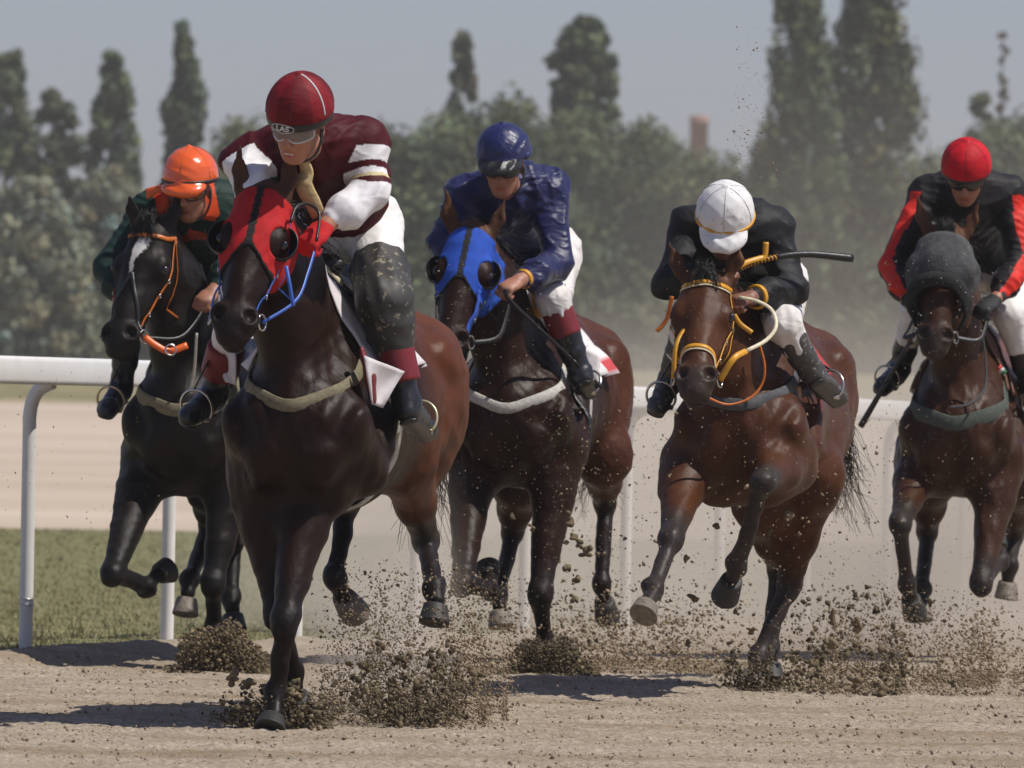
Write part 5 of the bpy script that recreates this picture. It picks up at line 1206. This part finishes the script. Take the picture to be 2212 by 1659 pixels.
tree('poplar_tree', 'spiky dark poplar with a pointed top above the orange cap', 400, 58, 150, 345, prof='taper', seed=33, group=G1, k=130)
tree('poplar_tree', 'thin sparse pale poplar rising behind the navy cap', 1000, 78, 100, 350, prof='sparse', seed=34, group=G1, k=120, n=70, col=(.15, .155, .09), fill=.9)
tree('poplar_tree', 'broad dense dark poplar with a rounded crown', 1263, 40, 150, 350, prof='round', seed=35, group=G1, k=190, n=110, base=.60)
tree('poplar_tree', 'very tall dark poplar running out of the top of the picture', 1730, -90, 172, 330, seed=36, group=G1, k=220, base=.05)
tree('poplar_tree', 'very tall leafy poplar with side boughs left of the bright red cap', 1890, -140, 196, 334, seed=37, group=G1, k=230, base=.05, col=(.095, .105, .052))
tree('poplar_tree', 'nearly bare thin tree at the right edge', 2168, 55, 50, 372, prof='sparse', seed=38, group=G1, k=70, n=16, size=.16, col=(.16, .12, .09), fill=.7)
tree('broadleaf_tree', 'round dark tree beneath the nearly bare thin tree', 2122, 202, 118, 352, prof='round', seed=39, k=70)
tree('broadleaf_tree', 'loose leafy tree between the two left poplars', 118, 205, 190, 340, prof='bush', seed=40, k=110, col=(.10, .11, .06))
G2 = 'grey green bushes below the poplars'
for i, (u, v, w_, y, lb) in enumerate(((70, 395, 300, 318, 'large pale grey green bush at the left edge above the rail'), (235, 372, 260, 322, 'tall pale bush behind the black horse head'), (395, 470, 230, 316, 'low pale bush hidden mostly behind the orange cap'))):
    tree('bush', lb, u, v, w_, y, prof='bush', k=220, n=110, size=.14, col=(.235, .24, .165), seed=50 + i, group=G2, cat='bush', base=.0, fill=.85)
# the far wood behind the runners
lu = [430, 480, 530, 600, 720, 800, 860, 950, 1050, 1110, 1180, 1280, 1360, 1420, 1490, 1560, 1620, 1680, 1760, 1850, 1930, 1990, 2040, 2120, 2190, 2260]
lv = [380, 300, 262, 300, 330, 330, 305, 285, 245, 225, 262, 268, 272, 312, 352, 372, 398, 400, 372, 380, 375, 400, 330, 322, 262, 255]
r = np.random.default_rng(60); k = 2100; cu_ = r.uniform(420, 2260, k); tv = np.interp(cu_, lu, lv) + 18 * np.sin(cu_ / 23.) + 10 * np.sin(cu_ / 9.) + 14; cv = tv + (812 - tv) * r.uniform(0, 1, k) ** 1.15; cy = 334 + 10 * r.uniform(0, 1, k) - 8 * (cv - tv) / 500
cen = np.array([P(a, b, c) for a, b, c in zip(cu_, cv, cy)]); oW = V(0, 338, 1.5); rr = r.uniform(.55, 1.25, k)
v, f, c = clumps(cen - oW, np.stack([rr, rr * .8, rr], 1), 100, .145, (.112, .134, .066), 61, .4)
v2, f2, c2 = clumps(np.array([P(a, b, 346) for a, b in zip(r.uniform(420, 2260, 500), r.uniform(480, 812, 500))]) - oW, np.full((500, 3), 1.8), 70, .34, (.080, .100, .05), 62, .3)
tag(obj('woods', mesh_np('woods', np.vstack([v, v2]), np.vstack([f, f2 + len(v)]), smooth=False, col=np.vstack([c, c2])), M['leaf'], loc=oW), 'far wood of mixed green trees behind the runners', kind='stuff')
# chimney
ct = P(1511, 250, 620); cz = 1.5; oC = V(ct[0], 620, cz); hC = ct[2] - cz; rC = 19.5 / FPX * 620
m = bpy.data.materials.new('chimney_brick'); m.use_nodes = True; t_ = m.node_tree; b_ = t_.nodes['Principled BSDF']; bt = t_.nodes.new('ShaderNodeTexBrick'); bt.inputs['Color1'].default_value = (.30, .13, .09, 1); bt.inputs['Color2'].default_value = (.24, .10, .075, 1); bt.inputs['Mortar'].default_value = (.3, .25, .22, 1); bt.inputs['Scale'].default_value = 3
tcn = t_.nodes.new('ShaderNodeTexCoord'); t_.links.new(tcn.outputs['Object'], bt.inputs[0]); t_.links.new(bt.outputs[0], b_.inputs[0]); b_.inputs['Roughness'].default_value = .9
zz = np.array([0, hC * .5, hC * .965, hC * .966, hC * .985, hC * .986, hC]); rr = np.array([rC * 1.35, rC * 1.15, rC, rC * 1.07, rC * 1.07, rC * 1.01, rC * 1.01]); a = np.linspace(0, 2 * math.pi, 28, endpoint=False)
prof_ = [(zz[i], rr[i]) for i in range(7)] + [(hC, rC * .7), (hC * .9, rC * .7)]
v = np.array([(math.cos(x) * q, math.sin(x) * q, z_) for z_, q in prof_ for x in a]); f = [(i * 28 + j, i * 28 + (j + 1) % 28, (i + 1) * 28 + (j + 1) % 28, (i + 1) * 28 + j) for i in range(len(prof_) - 1) for j in range(28)]
ch = tag(obj('brick_chimney', mesh_np('brick_chimney', v, np.array(f)), m, loc=oC), 'round red brick chimney rising behind the wood', 'chimney')

# ------------------------------------------------------------------ flying dirt
t = (1 + 5 ** .5) / 2
ico = nrm3(np.array([(-1, t, 0), (1, t, 0), (-1, -t, 0), (1, -t, 0), (0, -1, t), (0, 1, t), (0, -1, -t), (0, 1, -t), (t, 0, -1), (t, 0, 1), (-t, 0, -1), (-t, 0, 1)], float))
icf = np.array([(0, 11, 5), (0, 5, 1), (0, 1, 7), (0, 7, 10), (0, 10, 11), (1, 5, 9), (5, 11, 4), (11, 10, 2), (10, 7, 6), (7, 1, 8), (3, 9, 4), (3, 4, 2), (3, 2, 6), (3, 6, 8), (3, 8, 9), (4, 9, 5), (2, 4, 11), (6, 2, 10), (8, 6, 7), (9, 8, 1)])
M['clod'] = pmat('damp_dirt', attr=True, rough=.95, spec=.15, var=.3, vscale=60)
def lumps(p, s, seed, c0=(.20, .15, .095), cvar=.35):
    r = np.random.default_rng(seed); n = len(p); sc = s[:, None] * r.uniform(.55, 1.25, (n, 3)); q = r.normal(size=(n, 4)); q /= np.linalg.norm(q, axis=1, keepdims=True); w_, x, y, z = q.T
    Rm = np.stack([1 - 2 * (y * y + z * z), 2 * (x * y - z * w_), 2 * (x * z + y * w_), 2 * (x * y + z * w_), 1 - 2 * (x * x + z * z), 2 * (y * z - x * w_), 2 * (x * z - y * w_), 2 * (y * z + x * w_), 1 - 2 * (x * x + y * y)], 1).reshape(n, 3, 3)
    b = ico[None] * r.uniform(.35, 1.35, (n, 12, 1)) * sc[:, None]; v = p[:, None] + np.einsum('nij,nkj->nki', Rm, b)
    c = np.array(c0) * r.uniform(1 - cvar, 1 + cvar, (n, 1)); return v.reshape(-1, 3), (icf[None] + 12 * np.arange(n)[:, None, None]).reshape(-1, 3), np.repeat(c, 12, 0)
def spray(label, n, u0, u1, v0, v1, Y0, Y1, smin, smax, seed, mode='dome', **kw):
    r = np.random.default_rng(seed); a, b = r.uniform(0, 1, n * 3), r.uniform(0, 1, n * 3)
    if mode in ('dome', 'mound'): th_ = np.arctan2(1 - b, (a - .5) * 2); ok = ((a - .5) * 2) ** 2 + (1 - b) ** 2 * .9 < r.uniform(.25, 1.0, n * 3) ** 1.3 * (.62 if mode == 'dome' else 0.8) * (1 if mode == 'dome' else .9 + .12 * np.sin(th_ * 7 + seed)) if mode == 'mound' else ((a - .5) * 2) ** 2 + (1 - b) ** 2 * .9 < r.uniform(.25, 1.0, n * 3) ** 1.3 * (.62 + .25 * np.sin(th_ * 5 + seed) + .18 * np.sin(th_ * 11 + seed * 2)) * 1.25
    elif mode == 'fan': ok = (b ** 1.1 > r.uniform(0, 1, n * 3)) & (np.sin(np.pi * a) > r.uniform(0, .8, n * 3))
    else: ok = np.ones(n * 3, bool)
    a, b = a[ok][:n], b[ok][:n]
    if mode in ('dome', 'fan'):                                     # over half of it flies in jets fanning out from the hoof
        nj = max(9, int((u1 - u0) / 18)); th_ = r.uniform(.10, .90, nj) * math.pi; Lj = r.uniform(.35, 1.12, nj); js = r.integers(0, nj, len(a)); t_j = r.uniform(.02, 1, len(a)) ** 1.15
        org = .5 + r.uniform(-.22, .22, nj); jet = r.uniform(0, 1, len(a)) < (.62 if mode == 'dome' else .5)
        ja = org[js] + .5 * np.cos(th_[js]) * t_j * Lj[js] + r.normal(0, 1, len(a)) * (.006 + .035 * t_j); jb = 1 - np.sin(th_[js]) * t_j * Lj[js] + r.normal(0, 1, len(a)) * (.01 + .05 * t_j)
        if mode == 'fan': ja = r.uniform(.05, .95, nj)[js] + .10 * np.cos(th_[js]) * t_j + r.normal(0, 1, len(a)) * (.006 + .025 * t_j)
        a = np.where(jet, ja, a); b = np.where(jet, np.minimum(jb, 1.0), b)
    a, b = a[:n], b[:n]; u, v_ = u0 + (u1 - u0) * a, v0 + (v1 - v0) * b; yy = Y0 + (Y1 - Y0) * r.uniform(0, 1, len(u)); o_ = P((u0 + u1) / 2, v1, (Y0 + Y1) / 2)
    p = np.array([P(*q) for q in zip(u, v_, yy)]); p[:, 2] = np.maximum(p[:, 2], gz(p[:, 0], p[:, 1]) + .004); s = smin * (smax / smin) ** (r.uniform(0, 1, len(u)) ** 2.2)
    vv, ff, cc = lumps(p - o_, s, seed + 1, **kw); return tag(obj('dirt_spray', mesh_np('dirt_spray', vv, ff, smooth=False, col=cc), M['clod'], loc=o_), label, kind='stuff')
DK = dict(c0=(.115, .090, .055), cvar=.5); BR = dict(c0=(.22, .168, .108)); LT = dict(c0=(.30, .24, .17))
spray('dark clods bursting round the leading hoof', 420, 482, 715, 1455, 1588, 30.06, 30.5, .008, .026, 70, 'dome', **DK)
spray('fine dirt round the leading hoof', 4500, 478, 728, 1470, 1590, 30.06, 30.5, .002, .009, 71, 'dome', **DK)
spray('big plume of dirt thrown up behind the leader', 1500, 715, 1075, 1390, 1572, 30.4, 31.8, .0045, .018, 72, 'dome', **DK)
spray('fine plume behind the leader', 16000, 660, 1130, 1200, 1575, 30.4, 32.6, .0018, .008, 73, 'fan', **BR)
spray('dirt mound splashing under the black horse', 14000, 335, 615, 1322, 1484, 35.6, 36.2, .003, .013, 74, 'mound', c0=(.16, .122, .075))
spray('dark dirt bursting under the hoof of the blue hooded horse', 14000, 1050, 1320, 1352, 1510, 36.0, 36.7, .003, .012, 75, 'mound', **DK)
spray('dirt hanging behind the blue hooded horse', 14000, 1000, 1660, 1240, 1510, 36.4, 38.6, .002, .010, 76, 'fan', **BR)
spray('dirt kicked up by the planted hind hoof', 1800, 1530, 1720, 1395, 1500, 34.7, 35.3, .003, .011, 77, 'dome', **DK)
spray('clods thrown up right of the bay horse', 900, 1690, 1960, 1250, 1520, 34.4, 35.6, .004, .017, 78, 'fan', **DK)
spray('fine dirt right of the bay horse', 14000, 1640, 2270, 1260, 1522, 34.6, 37.6, .002, .009, 79, 'fan', **BR)
spray('specks of dirt flying past the runners', 3200, 940, 2230, 560, 1400, 33.0, 35.6, .0012, .0042, 80, 'all', **LT)
spray('specks of dirt round the legs of the bay horse', 1500, 1180, 1960, 880, 1500, 32.6, 35.8, .002, .009, 81, 'all', **BR)
spray('specks of dirt against the sky', 450, 1560, 1710, 20, 420, 33.5, 35, .0014, .005, 82, 'fan', **BR)
spray('specks of dirt by the rail', 90, 0, 360, 800, 1200, 34, 36, .0018, .005, 83, 'all', **DK)
# single clods one can count
big = [(1232, 1128, .040), (1243, 1160, .030), (1250, 1178, .024), (1268, 1194, .034), (1256, 1176, .018), (1224, 1172, .018), (1226, 1228, .028), (1246, 1252, .030), (1238, 1292, .026), (1482, 1206, .024), (1498, 1292, .026), (1592, 1318, .022), (1618, 1362, .022), (1547, 1137, .024), (1700, 1118, .030),
       (1580, 1386, .020), (1486, 1390, .022), (1715, 1420, .024), (1550, 960, .026), (1525, 905, .022), (1290, 1196, .018), (1150, 1140, .022), (1205, 1210, .018), (1105, 1115, .020), (1800, 1330, .032), (1850, 1345, .034), (1790, 1390, .034), (1900, 1400, .030), (1760, 1430, .030), (1845, 1470, .034), (1905, 1500, .034),
       (820, 1400, .030), (790, 1440, .034), (880, 1420, .028), (945, 1450, .030), (770, 1500, .034), (850, 1480, .032), (1010, 1520, .026), (930, 1530, .030), (505, 1470, .036), (535, 1480, .034), (640, 1500, .036), (690, 1530, .034), (668, 1562, .032), (1662, 1150, .02), (2060, 1480, .026), (2010, 1300, .02)]
for i, (u, v_, s) in enumerate(big):
    s *= .72
    Yc = 34.2 if u > 1400 else (36.0 if u > 1080 else (30.2 if u < 700 else 31.0)); e = Field(); rr = np.random.default_rng(200 + i)
    for _ in range(5): e.add(ell(rr.normal(0, s * .4, 3), s * rr.uniform(.35, .7, 3)), s * .25)
    e.disp = folds(300 + i, s * .12, 3.2 / s); v, f = e.mesh(max(.005, s * .16), 0); c = P(u, v_, Yc); c[2] = max(c[2], float(gz(c[0], c[1])) + s * .8)
    tag(obj('dirt_clod', mesh_np('dirt_clod', v, f, col=np.tile(np.array((.15, .115, .07)) * rr.uniform(.7, 1.3), (len(v), 1))), M['clod'], loc=c), 'crumbly brown clod of dirt flying up among the galloping legs', 'clod', 'clods thrown up by the hooves')
# loose crumbs lying on the track
r = np.random.default_rng(90); n = 17000; y = 27.2 + 10 * r.uniform(0, 1, n); x = r.uniform(-1, 1, n) * .06 * y; x = np.where(x < rail_x(y) + .1, r.uniform(-.4, 1, n) * .06 * y, x); den = vnoise(x * .6, y * 1.6, 91, 3) > r.normal(-.1, .5, n); x, y = x[den], y[den]
s = .0022 * (.010 / .0022) ** (r.uniform(0, 1, len(x)) ** 4); p = np.stack([x, y, gz(x, y) + s * .4], 1); v, f, c = lumps(p - V(0, 32, 0), s, 92, c0=(.27, .215, .15), cvar=.45)
tag(obj('loose_dirt', mesh_np('loose_dirt', v, f, smooth=False, col=c), M['clod'], loc=V(0, 32, 0)), 'crumbs of loose dirt lying on the track', kind='stuff')

# ------------------------------------------------------------------ drifting dust and the hazy summer air
def vol_mat(name, col, dens, noise=None):
    m = bpy.data.materials.new(name); m.use_nodes = True; t = m.node_tree; t.nodes.remove(t.nodes['Principled BSDF']); out = t.nodes['Material Output']
    pv = t.nodes.new('ShaderNodeVolumePrincipled'); pv.inputs['Color'].default_value = (*col, 1); pv.inputs['Density'].default_value = dens; pv.inputs['Anisotropy'].default_value = 0
    t.links.new(pv.outputs[0], out.inputs['Volume'])
    if noise:
        N, L = t.nodes.new, t.links.new; tc = N('ShaderNodeTexCoord'); sp = N('ShaderNodeSeparateXYZ'); L(tc.outputs['Generated'], sp.inputs[0])
        n = N('ShaderNodeTexNoise'); n.inputs['Scale'].default_value = noise; n.inputs['Detail'].default_value = 3; L(tc.outputs['Object'], n.inputs['Vector'])
        mr = N('ShaderNodeMapRange'); mr.inputs[1].default_value = .34; mr.inputs[2].default_value = .74; mr.inputs[4].default_value = dens; L(n.outputs['Fac'], mr.inputs[0])
        val = mr.outputs[0]
        def fade(sock, a, b, c, d, val):
            r1 = N('ShaderNodeMapRange'); r1.interpolation_type = 'SMOOTHSTEP'; r1.inputs[1].default_value = a; r1.inputs[2].default_value = b; L(sock, r1.inputs[0])
            r2 = N('ShaderNodeMapRange'); r2.interpolation_type = 'SMOOTHSTEP'; r2.inputs[1].default_value = c; r2.inputs[2].default_value = d; r2.inputs[3].default_value = 1; r2.inputs[4].default_value = 0; L(sock, r2.inputs[0])
            for x in (r1, r2):
                k = N('ShaderNodeMath'); k.operation = 'MULTIPLY'; L(val, k.inputs[0]); L(x.outputs[0], k.inputs[1]); val = k.outputs[0]
            return val
        val = fade(sp.outputs['X'], 0, .28, .65, 1, val); val = fade(sp.outputs['Y'], 0, .12, .8, 1, val); val = fade(sp.outputs['Z'], -1, -.5, .15, 1, val); L(val, pv.inputs['Density'])
    return m
def box(lo, hi):
    v = [(x, y, z) for x in (lo[0], hi[0]) for y in (lo[1], hi[1]) for z in (lo[2], hi[2])]
    return np.array(v, float), np.array([(0, 1, 3, 2), (4, 6, 7, 5), (0, 4, 5, 1), (2, 3, 7, 6), (0, 2, 6, 4), (1, 5, 7, 3)])
if not os.environ.get('NODUST'):
    for (x0, x1, y0, y1, z1, dn, sd_) in ((-2.0, 6.0, 40.4, 52, 1.75, .66, .9), (-.78, -.12, 31.4, 34.4, .95, .9, 2.2), (-.5, 9.0, 53, 80, 4.2, .035, .35)):
        c = V((x0 + x1) / 2, (y0 + y1) / 2, 0); lo, hi = V(x0, y0, .012) - c, V(x1, y1, z1) - c
        if y1 > 40: lo[2] = -.165 if y1 < 55 else -.19
        v, f = box(lo, hi); tag(obj('dust', mesh_np('dust', v, f, smooth=False), vol_mat('dust_air', (.86, .78, .68), dn, sd_), loc=c), 'pale dust drifting over the track behind the hooves', kind='stuff')
if not os.environ.get('NOHAZE'):
    v, f = box(V(-1000, -12, -1.6), V(1000, 1000, 62)); tag(obj('haze', mesh_np('haze', v, f, smooth=False), vol_mat('summer_haze', (.88, .91, .93), .00028)), kind='stuff')
